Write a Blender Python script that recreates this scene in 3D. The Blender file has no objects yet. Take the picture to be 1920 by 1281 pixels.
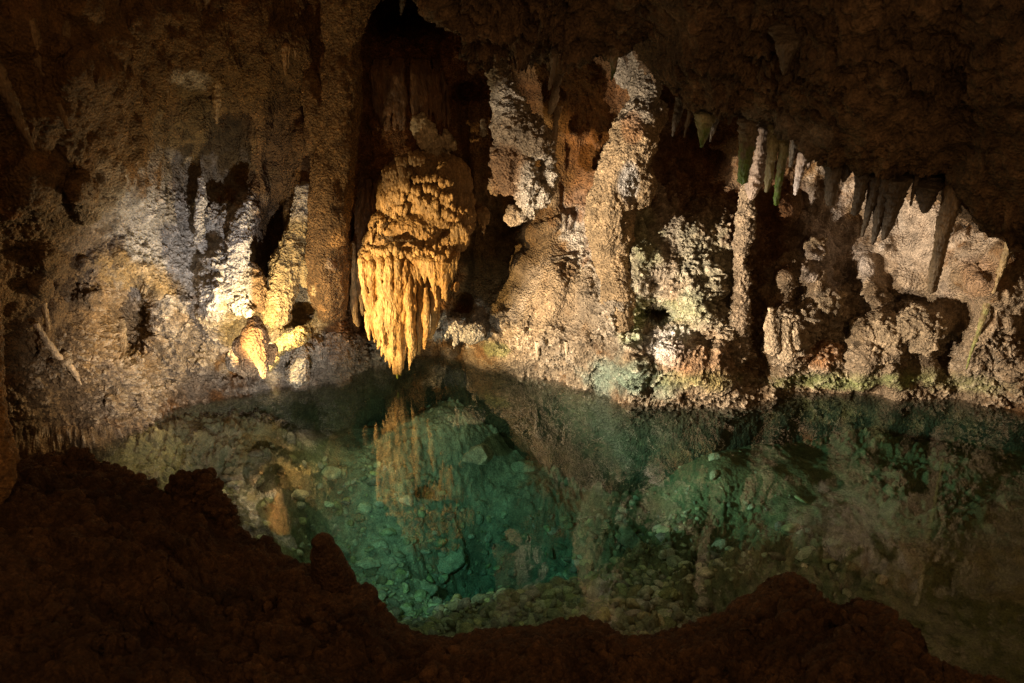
import bpy, bmesh, math, random
import numpy as np
from mathutils import Vector

random.seed(7)
RNG = np.random.default_rng(11)
SC = bpy.context.scene
COL = SC.collection
R = math.radians

# ------------------------------------------------------------------ camera
CAM_H, PITCH, FPX = 4.0, R(22.0), 1400.0
cam_data = bpy.data.cameras.new("camera")
cam = bpy.data.objects.new("camera", cam_data)
COL.objects.link(cam)
cam.location = (0, 0, CAM_H)
cam.rotation_euler = (math.pi / 2 - PITCH, 0, 0)
cam_data.sensor_width = 36.0
cam_data.lens = FPX / 1920 * 36.0
cam_data.clip_end = 200
cam_data.dof.use_dof = True
cam_data.dof.focus_distance = 9.0
cam_data.dof.aperture_fstop = 4.0
SC.camera = cam
SC.render.resolution_x, SC.render.resolution_y = 1024, 683

CP, SP = math.cos(PITCH), math.sin(PITCH)


def at(px, py, Y):
    """world point seen at photo pixel (px, py) and standing Y metres ahead"""
    a = (px - 960.0) / FPX
    b = (640.5 - py) / FPX
    dy = CP + b * SP
    dz = -SP + b * CP
    t = Y / dy
    return np.stack(np.broadcast_arrays(a * t, Y + 0 * t, CAM_H + dz * t), -1)


def at_z(px, py, z):
    a = (px - 960.0) / FPX
    b = (640.5 - py) / FPX
    dy = CP + b * SP
    dz = -SP + b * CP
    t = (z - CAM_H) / dz
    return np.stack(np.broadcast_arrays(a * t, dy * t, z + 0 * t), -1)


def v3(px, py, Y):
    return Vector(at(px, py, Y).tolist())


# ------------------------------------------------------------------ world, lamps, exposure
world = bpy.data.worlds.new("World")
SC.world = world
world.use_nodes = True
bgn = world.node_tree.nodes["Background"]
bgn.inputs[0].default_value = (0.95, 0.50, 0.21, 1)     # dim light bounced about the cave
bgn.inputs[1].default_value = 0.20
SC.view_settings.view_transform = 'Standard'
SC.view_settings.look = 'None'
SC.view_settings.exposure = 0.18
SC.view_settings.gamma = 1.0
SC.cycles.use_denoising = True
SC.cycles.max_bounces = 5
SC.cycles.diffuse_bounces = 2
SC.cycles.glossy_bounces = 2
SC.cycles.transparent_max_bounces = 8
SC.cycles.volume_bounces = 0
SC.cycles.caustics_reflective = False
SC.cycles.caustics_refractive = False


def lamp(name, loc, target, watts, color, size=60, blend=0.5, radius=0.06):
    """a cave lamp, or an unseen fill light added to brighten one area"""
    ld = bpy.data.lights.new(name, 'SPOT' if size else 'POINT')
    ld.energy = watts
    ld.color = color
    ld.shadow_soft_size = radius
    if size:
        ld.spot_size = R(size)
        ld.spot_blend = blend
    o = bpy.data.objects.new(name, ld)
    COL.objects.link(o)
    o.location = loc
    if size:
        o.rotation_euler = (Vector(target) - Vector(loc)).to_track_quat('-Z', 'Y').to_euler()
    return o


WARM = (1.0, 0.66, 0.32)
NEUT = (1.0, 0.78, 0.52)
COOL = (0.90, 0.90, 1.0)
lamp("lamp_flowstone", at(215, 862, 5.6), v3(812, 530, 8.6), 1300, (1.0, 0.65, 0.27), 38, 0.4, 0.03)
lamp("lamp_right_wall", at(300, 912, 5.15), v3(1400, 565, 8.2), 2300, (1.0, .83, .64), 56, 0.5, 0.04)
lamp("fill_pendant", at(405, 925, 5.0), v3(985, 275, 8.2), 620, (1.0, .84, .66), 17, 0.5, 0.03)  # extra narrow spot added to lift the pendant
lamp("fill_column_top", at(440, 960, 4.9), v3(1205, 175, 8.2), 520, (1.0, .84, .68), 15, 0.6, 0.03)  # another added spot, brightens only the column top
lamp("fill_far_right", at(606, 1045, 4.5), v3(1690, 515, 8.0), 1700, (1.0, .80, .60), 42, 0.6, 0.04)  # second spot added where the right wall lamp falls short
lamp("lamp_left_niche", v3(476, 618, 7.47), None, 75, (1.0, 0.76, 0.42), 0, 0, 0.035)
lamp("lamp_left_wall", at(520, 1000, 4.7), v3(380, 580, 8.2), 400, (.98, .92, .90), 64, 1.0, 0.04)
lamp("fill_left_hollow", at(420, 950, 4.95), v3(250, 660, 7.5), 130, (1.0, .80, .56), 46, 0.8, 0.04)  # warm fill added to brighten the hollow beyond the niche lamp
lamp("lamp_pool", (-1.6, 4.1, 4.8), (0.8, 6.8, -1.0), 115, (1.0, 0.92, 0.66), 66, 1.0, 0.05)
lamp("lamp_bed", at(614, 1008, 4.6), at_z(930.0, 870.0, -1.6), 230, (1.0, 0.95, 0.72), 70, 0.7, 0.04)
lamp("fill_bed_right", at(1482, 1050, 4.45), at_z(1500.0, 900.0, -0.9), 5, (1.0, 0.90, 0.62), 96, 0.9, 0.04)  # faint unseen fill added for the right of the bed
lamp("fill_overhead", (0.8, 0.3, 4.9), None, 60, (1.0, 0.62, 0.33), 0, 0, 0.4)  # unseen warm fill added above the camera
lamp("fill_bank_edge", (1.6, 0.9, 2.75), None, 15, (1.0, 0.55, 0.22), 0, 0, 0.05)  # unseen low fill added to bring out the bank's relief

# ------------------------------------------------------------------ noise
U = np.uint32


def _h(ix, iy, iz, seed):
    h = ix.astype(U) * U(374761393) + iy.astype(U) * U(668265263) + iz.astype(U) * U(2147483647 & 1274126177) + U(seed * 7919 + 13)
    h = (h ^ (h >> U(13))) * U(1274126177)
    h = (h ^ (h >> U(16))) * U(2246822519)
    return h ^ (h >> U(15))


def vnoise(p, seed=0):
    i = np.floor(p).astype(np.int32)
    f = (p - i).astype(np.float32)
    f = f * f * f * (f * (f * 6 - 15) + 10)
    out = 0
    for dx in (0, 1):
        wx = f[:, 0] if dx else 1 - f[:, 0]
        for dy in (0, 1):
            wy = f[:, 1] if dy else 1 - f[:, 1]
            for dz in (0, 1):
                wz = f[:, 2] if dz else 1 - f[:, 2]
                out = out + wx * wy * wz * (_h(i[:, 0] + dx, i[:, 1] + dy, i[:, 2] + dz, seed) / np.float32(4294967295.0)).astype(np.float32)
    return out * 2 - 1


def fbm(p, octv=4, seed=0, gain=0.5):
    q = p.astype(np.float32)
    a, s, tot = 1.0, 0, 0
    for k in range(octv):
        s = s + a * vnoise(q, seed + k)
        tot += a
        a *= gain
        q = q * 2.03 + 17.3
    return s / tot


def worley(p, seed=0, jit=0.9):
    i = np.floor(p).astype(np.int32)
    f = (p - i).astype(np.float32)
    best = np.full(len(p), 9.0, np.float32)
    sec = np.full(len(p), 9.0, np.float32)
    cid = np.zeros(len(p), np.float32)
    for dx in (-1, 0, 1):
        for dy in (-1, 0, 1):
            for dz in (-1, 0, 1):
                h = _h(i[:, 0] + dx, i[:, 1] + dy, i[:, 2] + dz, seed)
                ox = (h & U(1023)).astype(np.float32) / 1023.0
                oy = ((h >> U(10)) & U(1023)).astype(np.float32) / 1023.0
                oz = ((h >> U(20)) & U(1023)).astype(np.float32) / 1023.0
                d = (dx + .5 + (ox - .5) * jit - f[:, 0]) ** 2 + (dy + .5 + (oy - .5) * jit - f[:, 1]) ** 2 + (dz + .5 + (oz - .5) * jit - f[:, 2]) ** 2
                m = d < best
                sec = np.where(m, best, np.minimum(sec, d))
                cid = np.where(m, (h >> U(8)).astype(np.float32) / 16777215.0, cid)
                best = np.where(m, d, best)
    return np.sqrt(best), np.sqrt(sec), cid


def knobs(p, size, seed, rad=0.62):
    """height 0..1 of round nodules (cave popcorn) of about that size"""
    f1, _, c = worley(p / size, seed)
    r = rad * (0.6 + 0.5 * c)
    return np.sqrt(np.clip(1 - (f1 / r) ** 2, 0, 1)) * (0.6 + 0.4 * c)


def smooth(e0, e1, x):
    t = np.clip((x - e0) / (e1 - e0), 0, 1)
    return t * t * (3 - 2 * t)


def project(P):
    d = P - np.array([0, 0, CAM_H])
    cy = d[:, 1] * CP - d[:, 2] * SP
    cu = d[:, 1] * SP + d[:, 2] * CP
    return 960 + FPX * d[:, 0] / cy, 640.5 - FPX * cu / cy


# ------------------------------------------------------------------ mesh helpers
def mesh_from(name, P, F, mat, parent=None, colr=None, smooth_shade=True):
    me = bpy.data.meshes.new(name)
    F = np.asarray(F, np.int32)
    n, k = F.shape
    me.vertices.add(len(P))
    me.vertices.foreach_set("co", np.asarray(P, np.float32).ravel())
    me.loops.add(n * k)
    me.loops.foreach_set("vertex_index", F.ravel())
    me.polygons.add(n)
    me.polygons.foreach_set("loop_start", np.arange(0, n * k, k, dtype=np.int32))
    me.update(calc_edges=True)
    if smooth_shade:
        me.polygons.foreach_set("use_smooth", np.ones(n, bool))
    if colr is not None:
        set_col(me, colr)
    me.materials.append(mat)
    me.validate()
    o = bpy.data.objects.new(name, me)
    COL.objects.link(o)
    if parent is not None:
        o.parent = parent
    return o


def set_col(me, colr):
    a = me.color_attributes.new("tint", 'FLOAT_COLOR', 'POINT')
    c = np.ones((len(me.vertices), 4), np.float32)
    c[:, :3] = colr
    a.data.foreach_set("color", c.ravel())


def grid_faces(nu, nv):
    idx = np.arange(nu * nv).reshape(nv, nu)
    return np.stack([idx[:-1, :-1], idx[:-1, 1:], idx[1:, 1:], idx[1:, :-1]], -1).reshape(-1, 4)


def grid_normals(P, nu, nv):
    G = P.reshape(nv, nu, 3)
    n = np.cross(np.gradient(G, axis=1), np.gradient(G, axis=0)).reshape(-1, 3)
    return n / (np.linalg.norm(n, axis=1, keepdims=True) + 1e-9)


def tag(o, label=None, cat=None, group=None, kind=None):
    if label: o['label'] = label
    if cat: o['category'] = cat
    if group: o['group'] = group
    if kind: o['kind'] = kind
    return o


ICO = {}
def ico(sub):
    if sub not in ICO:
        bm = bmesh.new()
        bmesh.ops.create_icosphere(bm, subdivisions=sub, radius=1)
        V = np.array([v.co[:] for v in bm.verts])
        Fc = np.array([[v.index for v in f.verts] for f in bm.faces])
        bm.free()
        ICO[sub] = (V, Fc)
    return ICO[sub]


class Prims:
    """collects closed shapes that are then fused into one continuous body"""
    def __init__(self):
        self.V, self.T, self.n = [], [], 0

    def add(self, V, T):
        self.V.append(V); self.T.append(T + self.n); self.n += len(V)

    def ball(self, c, r, rot=0.0):
        V, T = ico(3)
        r = np.array(r if hasattr(r, '__len__') else (r, r, r), float)
        W = V * r
        if rot:
            cs, sn = math.cos(rot), math.sin(rot)
            W = np.stack([W[:, 0] * cs - W[:, 2] * sn, W[:, 1], W[:, 0] * sn + W[:, 2] * cs], -1)
        self.add(W + np.asarray(c), T)

    def pball(self, px, py, Y, rx, ry, rd=None, rot=0.0):
        """ellipsoid placed at a photo pixel, radii in photo pixels"""
        k = Y / (CP * FPX)
        rd = rd if rd is not None else (rx + ry) / 2
        self.ball(at(px, py, Y), (rx * k, rd * k, ry * k), rot)

    def tube(self, pts, rad, seg=10):
        pts = np.asarray(pts, float)
        n = len(pts)
        rad = np.asarray(rad, float) * np.ones(n)
        tan = np.gradient(pts, axis=0)
        tan /= np.linalg.norm(tan, axis=1, keepdims=True)
        ref = np.array([0, 1.0, 0.02])
        u = np.cross(tan, ref); u /= np.linalg.norm(u, axis=1, keepdims=True)
        w = np.cross(tan, u)
        a = np.arange(seg) * 2 * math.pi / seg
        ring = pts[:, None] + rad[:, None, None] * (np.cos(a)[None, :, None] * u[:, None] + np.sin(a)[None, :, None] * w[:, None])
        V = np.concatenate([ring.reshape(-1, 3), pts[:1] - tan[:1] * rad[0] * .6, pts[-1:] + tan[-1:] * rad[-1] * .9])
        T = []
        for i in range(n - 1):
            for j in range(seg):
                k = (j + 1) % seg
                A, B, C_, D = i * seg + j, i * seg + k, (i + 1) * seg + k, (i + 1) * seg + j
                T += [[A, B, C_], [A, C_, D]]
        t0, t1 = n * seg, n * seg + 1
        for j in range(seg):
            k = (j + 1) % seg
            T += [[t0, k, j], [t1, (n - 1) * seg + j, (n - 1) * seg + k]]
        self.add(V, np.array(T))

    def ptube(self, path, seg=10, wob=0.0, n=None):
        """path of (px, py, Y, radius in pixels)"""
        path = np.asarray(path, float)
        L = np.r_[0, np.cumsum(np.hypot(np.diff(path[:, 0]), np.diff(path[:, 1])))]
        n = n or max(4, int(L[-1] / 5))
        s = np.linspace(0, L[-1], n)
        q = np.stack([np.interp(s, L, path[:, k]) for k in range(4)], -1)
        if wob:
            ph = RNG.uniform(0, 6.28, 4)
            g = max(1.0, float(np.mean(q[:, 3])) / 6.0)
            q[:, 0] += wob * g * (np.sin(s / 19 / g + ph[0]) + .6 * np.sin(s / 8.3 / g + ph[1]))
            q[:, 3] *= 1 + (.16 * np.sin(s / 11 / g + ph[2]) + .12 * np.sin(s / 5 / g + ph[3])) / g ** .6
        k = q[:, 2] / (CP * FPX)
        self.tube(at(q[:, 0], q[:, 1], q[:, 2]), q[:, 3] * k, seg)

    def raw(self):
        return np.concatenate(self.V), np.concatenate(self.T)


def fuse(pr, voxel, it=3):
    """fuses overlapping closed shapes; gives points, quads, normals"""
    V, T = pr.raw()
    me = bpy.data.meshes.new("tmp")
    me.from_pydata(V.tolist(), [], T.tolist())
    ob = bpy.data.objects.new("tmp", me)
    COL.objects.link(ob)
    m = ob.modifiers.new("r", 'REMESH'); m.mode = 'VOXEL'; m.voxel_size = voxel
    if it:
        s = ob.modifiers.new("s", 'SMOOTH'); s.factor = 0.5; s.iterations = it
    dg = bpy.context.evaluated_depsgraph_get()
    ev = ob.evaluated_get(dg)
    m2 = bpy.data.meshes.new_from_object(ev)
    n = len(m2.vertices)
    P = np.empty(n * 3, np.float32); m2.vertices.foreach_get("co", P); P = P.reshape(-1, 3)
    N = np.empty(n * 3, np.float32); m2.vertex_normals.foreach_get("vector", N); N = N.reshape(-1, 3)
    npol = len(m2.polygons)
    Fv = np.empty(npol * 4, np.int32)
    m2.loops.foreach_get("vertex_index", Fv)
    F = Fv.reshape(-1, 4)
    bpy.data.objects.remove(ob); bpy.data.meshes.remove(me); bpy.data.meshes.remove(m2)
    return P.astype(np.float64), F, N.astype(np.float64)


# ------------------------------------------------------------------ materials
def rock_mat(name, rough=0.8, bump=0.5, fine=60.0, mul=1.0, spec=0.35, knob=38.0, streak=False):
    m = bpy.data.materials.new(name)
    m.use_nodes = True
    nt = m.node_tree; N = nt.nodes; L = nt.links
    b = N["Principled BSDF"]
    b.inputs["Roughness"].default_value = rough
    b.inputs["Specular IOR Level"].default_value = spec
    geo = N.new("ShaderNodeNewGeometry")
    att = N.new("ShaderNodeAttribute"); att.attribute_name = "tint"
    mp = N.new("ShaderNodeMapping")
    L.new(geo.outputs["Position"], mp.inputs[0])
    if streak: mp.inputs["Scale"].default_value = (1, 1, 0.35)
    n1 = N.new("ShaderNodeTexNoise"); n1.inputs["Scale"].default_value = 9; n1.inputs["Detail"].default_value = 8; n1.inputs["Roughness"].default_value = 0.65
    n2 = N.new("ShaderNodeTexNoise"); n2.inputs["Scale"].default_value = fine; n2.inputs["Detail"].default_value = 5; n2.inputs["Roughness"].default_value = 0.7
    vo = N.new("ShaderNodeTexVoronoi"); vo.inputs["Scale"].default_value = knob
    for n in (n1, n2, vo): L.new(mp.outputs[0], n.inputs["Vector"])
    r1 = N.new("ShaderNodeMapRange"); r1.inputs[1].default_value = .3; r1.inputs[2].default_value = .7; r1.inputs[3].default_value = .5 * mul; r1.inputs[4].default_value = 1.4 * mul
    L.new(n1.outputs[0], r1.inputs[0])
    r2 = N.new("ShaderNodeMapRange"); r2.inputs[1].default_value = .3; r2.inputs[2].default_value = .7; r2.inputs[3].default_value = .5; r2.inputs[4].default_value = 1.45
    L.new(n2.outputs[0], r2.inputs[0])
    mu = N.new("ShaderNodeMath"); mu.operation = 'MULTIPLY'
    L.new(r1.outputs[0], mu.inputs[0]); L.new(r2.outputs[0], mu.inputs[1])
    vm = N.new("ShaderNodeVectorMath"); vm.operation = 'SCALE'
    L.new(att.outputs["Color"], vm.inputs[0]); L.new(mu.outputs[0], vm.inputs["Scale"])
    L.new(vm.outputs[0], b.inputs["Base Color"])
    inv = N.new("ShaderNodeMath"); inv.operation = 'MULTIPLY_ADD'; inv.inputs[1].default_value = -1.0
    L.new(vo.outputs["Distance"], inv.inputs[0]); L.new(n2.outputs[0], inv.inputs[2])
    bp = N.new("ShaderNodeBump"); bp.inputs["Strength"].default_value = bump; bp.inputs["Distance"].default_value = 0.03
    L.new(inv.outputs[0], bp.inputs["Height"]); L.new(bp.outputs[0], b.inputs["Normal"])
    return m


M_WALL = rock_mat("cave_rock", 0.78, 1.0, fine=48)
M_FLOW = rock_mat("flowstone_calcite", 0.5, 0.45, fine=75, spec=0.45, knob=55, streak=True)
M_CEIL = rock_mat("ceiling_rock", 0.85, 1.0, fine=45)
M_BANK = rock_mat("bank_rock", 0.85, 1.0, fine=80)
M_BED = rock_mat("bed_rock", 0.9, 0.5)

BROWN = np.array([0.21, 0.115, 0.042])
DARK = np.array([0.10, 0.052, 0.020])
TAN = np.array([0.42, 0.315, 0.20])
PALE = np.array([0.62, 0.53, 0.40])
WHITE = np.array([0.74, 0.70, 0.64])
OCHRE = np.array([0.50, 0.30, 0.09])
GREEN = np.array([0.30, 0.42, 0.12])
TEAL = np.array([0.22, 0.42, 0.32])
RUST = np.array([0.30, 0.13, 0.04])


def ell(px, py, c, wob=0.0):
    cx, cy, rx, ry, ang = c
    a = R(ang)
    x, y = px - cx, py - cy
    u = (x * math.cos(a) + y * math.sin(a)) / rx
    v = (-x * math.sin(a) + y * math.cos(a)) / ry
    return np.sqrt(u * u + v * v) + wob


def patch(col, m, rgb):
    m = np.clip(m, 0, 1)[:, None]
    return col * (1 - m) + np.asarray(rgb) * m


# ------------------------------------------------------------------ far cave wall
SHORE = np.array([(-500, 1100), (-200, 960), (0, 890), (130, 850), (180, 835), (250, 803), (310, 768), (400, 746), (500, 729), (560, 716), (640, 702), (700, 687),
                  (760, 674), (830, 664), (870, 672), (890, 688), (1000, 701), (1060, 711), (1100, 727), (1180, 744), (1260, 756), (1350, 757), (1420, 747),
                  (1500, 733), (1600, 732), (1700, 738), (1800, 750), (1880, 765), (1990, 780), (2400, 830)], float)

# (cx, cy, rx, ry, angle, metres towards (-) or away (+) from the viewer, edge power)
FEAT = [
    (300, 250, 190, 150, -20, -0.25, 1.5), (385, 270, 110, 120, 0, 0.55, 1.6), (180, 180, 110, 220, 10, -0.35, 1.2),
    (90, 300, 80, 260, 10, -0.25, 1.2), (248, 590, 42, 68, 0, 0.60, 2.2), (260, 520, 110, 60, 0, -0.20, 1.5),
    (120, 640, 90, 60, 30, -0.15, 1.2), (420, 500, 34, 130, 5, -0.30, 1.6), (380, 400, 18, 70, 2, -0.18, 1.5), (455, 425, 22, 70, 12, -0.2, 1.5),
    (520, 330, 26, 190, 4, 0.35, 2.0), (516, 440, 26, 80, 8, 0.35, 1.8), (565, 480, 36, 150, 4, -0.25, 1.6), (440, 560, 45, 28, 10, -0.25, 1.7), (505, 600, 22, 60, -15, -0.22, 1.8),
    (560, 590, 30, 20, 0, 0.30, 2.0), (625, 560, 42, 80, 0, -0.12, 1.5), (560, 655, 42, 30, -10, -0.32, 1.7), (620, 660, 60, 36, -12, -0.2, 1.3),
    (625, 240, 38, 340, 2, -0.55, 2.0), (760, 0, 75, 60, 0, 1.6, 2.0), (770, 230, 120, 210, 0, -0.85, 1.6), (775, 180, 60, 160, 0, -.15, 1.5), (690, 520, 14, 160, 0, 0.35, 1.6),
    (880, 170, 26, 16, 0, 0.3, 1.8), (860, 60, 40, 90, 0, -0.3, 1.5),
    (930, 500, 70, 90, 30, 0.40, 1.5), (1010, 430, 80, 16, -18, -0.2, 1.4), (1060, 575, 105, 85, 18, -0.45, 1.8), (985, 655, 95, 42, 5, -0.30, 1.6),
    (870, 615, 62, 30, 12, -0.1, 1.5), (1095, 400, 45, 40, 0, 0.1, 1.5), (1120, 300, 60, 160, 0, 0.2, 1.5), (1300, 330, 75, 80, 0, 0.45, 1.6),
    (1175, 540, 42, 190, 0, -0.35, 1.8), (1290, 470, 95, 120, 0, -0.32, 1.8), (1320, 620, 75, 110, 0, -0.28, 1.8), (1250, 690, 150, 50, 6, -0.35, 1.6),
    (1230, 590, 26, 18, 0, 0.55, 2.0), (1240, 640, 45, 30, 0, -0.25, 1.7), (1430, 560, 34, 170, 4, 0.06, 1.8), (1460, 370, 50, 100, 0, 0.12, 1.8),
    (1480, 500, 60, 40, -30, -0.25, 1.5), (1532, 465, 20, 24, 0, -0.40, 2.0), (1570, 520, 50, 24, 0, 0.20, 1.6), (1690, 430, 150, 130, 0, 0.12, 1.8),
    (1465, 610, 40, 50, 0, -0.35, 1.7), (1555, 590, 50, 42, 0, -0.30, 1.6), (1510, 660, 70, 45, 0, -0.3, 1.6), (1640, 640, 52, 52, 0, -0.38, 1.8), (1725, 620, 50, 44, 0, -0.42, 1.8),
    (1700, 560, 40, 24, 0, 0.38, 1.6), (1775, 660, 26, 38, 0, 0.4, 1.8), (1690, 690, 120, 36, 0, -0.25, 1.4), (1850, 660, 60, 70, 0, -0.3, 1.5), (1880, 520, 50, 90, 0, -0.25, 1.4),
    (1590, 625, 16, 34, 20, 0.3, 1.6), (1800, 590, 50, 40, 0, 0.18, 1.4), (1400, 705, 30, 40, 0, 0.1, 1.6),
]

rl = np.random.default_rng(5)
for (x0, x1, y0, y1, n_, s0, s1, a_) in [(1430, 1930, 540, 730, 60, 14, 38, .15), (1420, 1930, 290, 560, 50, 12, 38, .19), (900, 1400, 430, 730, 46, 12, 32, .14), (1050, 1400, 250, 450, 16, 14, 30, .12),
                                         (60, 640, 480, 760, 60, 12, 36, .15), (150, 640, 250, 500, 34, 12, 36, .14), (0, 300, 0, 500, 40, 16, 50, .2), (300, 700, 0, 250, 20, 16, 50, .15)]:
    for _ in range(n_):
        r_ = rl.uniform(s0, s1)
        FEAT.append((rl.uniform(x0, x1), rl.uniform(y0, y1), r_ * rl.uniform(.6, 1.1), r_ * rl.uniform(.7, 1.6), rl.uniform(-35, 35), rl.uniform(-1, .35) * a_ * (.5 + r_ / s1), rl.uniform(1.2, 2.4)))


def wall_depth(px, py):
    foot = np.interp(px, SHORE[:, 0], SHORE[:, 1])
    Yf = at_z(px, foot, 0.0)[:, 1]
    h = (foot - py)                              # pixels above the shore
    Y = Yf + 0.35 * smooth(0, 350, h) + 0.15 * smooth(0, 60, h)
    cen = smooth(620, 760, px) * (1 - smooth(850, 1000, px))
    Y -= 0.55 * smooth(380, 760, h) * (1 - cen) * (1 - smooth(800, 1400, px))
    Y += 0.25 * smooth(100, 500, h) * smooth(900, 1100, px)
    # left wall swings towards the viewer
    Y -= 1.3 * (1 - smooth(-150, 330, px)) * smooth(0, 500, h) * 0.6
    Y -= 1.0 * smooth(1480, 1980, px) * smooth(20, 260, h)
    for (cx, cy, rx, ry, ang, amt, pw) in FEAT:
        d2 = ell(px, py, (cx, cy, rx, ry, ang)) ** 2
        m = d2 < 6
        Y[m] += amt * np.exp(-d2[m] ** pw * 0.9)
    return Y


def crustiness(px, py, w):
    """0 smooth rock .. 1 thick cave popcorn"""
    c = 0.25 + 0 * px
    for e, a in (((270, 480, 190, 160, 0), .9), ((430, 480, 90, 150, 0), 1), ((580, 560, 90, 140, 0), .9), ((200, 720, 260, 140, -20), 1.1), ((560, 680, 170, 60, -10), 1.1),
                 ((1060, 590, 190, 110, 10), 1.1), ((1260, 560, 190, 230, 0), 1.15), ((1230, 720, 260, 50, 5), 1.2), ((1560, 640, 230, 120, 0), 1.1), ((1800, 690, 220, 90, 8), 1.2),
                 ((1480, 500, 90, 60, 0), 1.), ((860, 620, 70, 40, 0), 1.1), ((120, 350, 120, 250, 0), .6), ((1150, 330, 60, 160, 15), .6)):
        c = np.maximum(c, a * (1 - smooth(.75, 1.25, ell(px, py, e, w))))
    # smooth areas
    for e, a in (((340, 220, 170, 110, 0), .8), ((250, 160, 330, 190, 0), .7), ((1040, 570, 75, 45, 20), .45), ((1690, 430, 140, 110, 0), .35), ((960, 500, 110, 100, 0), .7), ((515, 380, 35, 160, 0), .85)):
        c = c * (1 - a * (1 - smooth(.7, 1.2, ell(px, py, e, w))))
    return np.clip(c, 0.05, 1.2)


def wall_colour(px, py, P, tip, w):
    n = fbm(P * 1.7, 4, 31)
    n2 = fbm(P * 6.0, 3, 37)
    c = BROWN * np.ones((len(px), 3))
    c = patch(c, smooth(-.1, .5, n) * .6, RUST)
    n3 = fbm(P * 4.5 + 7, 4, 41, .6)
    def pa(e, rgb, a, soft=.35):
        nonlocal c
        c = patch(c, a * (1 - smooth(1 - soft, 1 + soft, ell(px, py, e, w + .9 * n3 + .2 * n2))), rgb)
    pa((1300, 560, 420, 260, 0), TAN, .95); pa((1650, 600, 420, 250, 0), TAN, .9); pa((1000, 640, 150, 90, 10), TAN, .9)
    pa((330, 200, 200, 120, -10), np.array([.22, .13, .042]), .95); pa((200, 120, 320, 200, 0), np.array([.19, .105, .036]), .85)
    pa((200, 560, 260, 260, 0), np.array([.38, .25, .13]), .8); pa((350, 148, 30, 14, 0), PALE, .8)
    pa((300, 470, 165, 140, 10), WHITE * .9, .9); pa((330, 640, 170, 90, 0), PALE, .8); pa((430, 520, 70, 150, 0), WHITE, .85); pa((230, 700, 250, 110, -15), np.array([.34, .25, .16]), .8); pa((90, 560, 110, 300, 0), np.array([.20, .12, .05]), .8); pa((935, 520, 75, 110, 28), np.array([.17, .115, .05]), .92); pa((985, 455, 80, 60, 20), np.array([.17, .11, .05]), .85)  # shadow beside the flowstone and dimness lower left painted as darker rock
    pa((225, 610, 85, 85, 0), np.array([.42, .26, .11]), .7); pa((275, 520, 75, 24, 14), np.array([.56, .38, .16]), .8)  # warm lamp light on the hollow and its arch painted in
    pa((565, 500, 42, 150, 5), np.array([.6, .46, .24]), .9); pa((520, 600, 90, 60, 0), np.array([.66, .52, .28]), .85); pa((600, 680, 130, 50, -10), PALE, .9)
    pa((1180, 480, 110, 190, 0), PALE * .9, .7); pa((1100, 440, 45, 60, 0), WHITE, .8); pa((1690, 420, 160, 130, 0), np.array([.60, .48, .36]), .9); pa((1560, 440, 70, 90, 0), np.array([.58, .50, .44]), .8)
    pa((1240, 640, 50, 36, 0), WHITE, .85); pa((1200, 700, 70, 34, 0), TEAL, .6, .6); pa((1188, 600, 24, 42, 0), GREEN * 1.2, .6, .6); pa((1200, 460, 30, 60, 0), GREEN, .35, .6)  # teal patch stands in for light thrown up from the pool
    pa((1270, 580, 40, 30, 0), GREEN, .4, .6); pa((1330, 510, 60, 90, 0), np.array([.38, .40, .27]), .5, .6); pa((1175, 540, 14, 70, 0), PALE, .9)
    pa((1560, 712, 150, 14, 1), GREEN, .6, .6); pa((1290, 705, 80, 16, 0), GREEN, .4, .6); pa((1790, 715, 100, 16, 5), GREEN, .35, .6); pa((930, 655, 30, 14, 0), GREEN, .4)
    pa((1300, 680, 80, 36, 0), RUST * 1.3, .4); pa((1530, 665, 40, 18, 0), RUST * 1.5, .7); pa((1840, 520, 50, 40, 0), RUST * 1.4, .35); pa((1600, 400, 26, 24, 0), OCHRE, .5); pa((1660, 410, 30, 60, 0), WHITE * .85, .3)
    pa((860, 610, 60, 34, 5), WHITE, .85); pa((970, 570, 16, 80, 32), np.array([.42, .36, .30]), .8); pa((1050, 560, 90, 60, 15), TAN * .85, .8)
    pa((1300, 320, 80, 70, 0), RUST * .8, .8); pa((1440, 400, 60, 130, 0), RUST * .7, .9); pa((1420, 600, 30, 140, 0), BROWN, .9); pa((1120, 300, 60, 150, 0), RUST * .9, .8)  # cast shadow right of pendant and column, and hollow shade, painted in
    pa((760, 150, 130, 220, 0), RUST * .8, .85); pa((520, 330, 36, 200, 4), BROWN * .7, .9); pa((380, 290, 90, 100, 0), np.array([.16, .11, .04]), .7)  # shade inside the cleft and the left recess put into the colour
    # mineral tips of the nodules are paler, the gaps between them darker
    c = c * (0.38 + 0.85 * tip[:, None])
    c = patch(c, smooth(.02, -.06, P[:, 2]) if False else (1 - smooth(-.08, .0, P[:, 2])) * .9, np.array([.11, .09, .045]))
    c = patch(c, (1 - smooth(-.08, .0, P[:, 2])) * (1 - smooth(600, 760, px)) * .8, np.array([.30, .24, .12]))
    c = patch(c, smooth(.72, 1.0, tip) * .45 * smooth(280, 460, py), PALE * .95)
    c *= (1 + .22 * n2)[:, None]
    return np.clip(c, .01, .9)


def axis(lo, a, b, hi, step, coarse):
    return np.r_[np.arange(lo, a, coarse), np.arange(a, b, step), np.arange(b, hi + coarse, coarse)]


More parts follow.
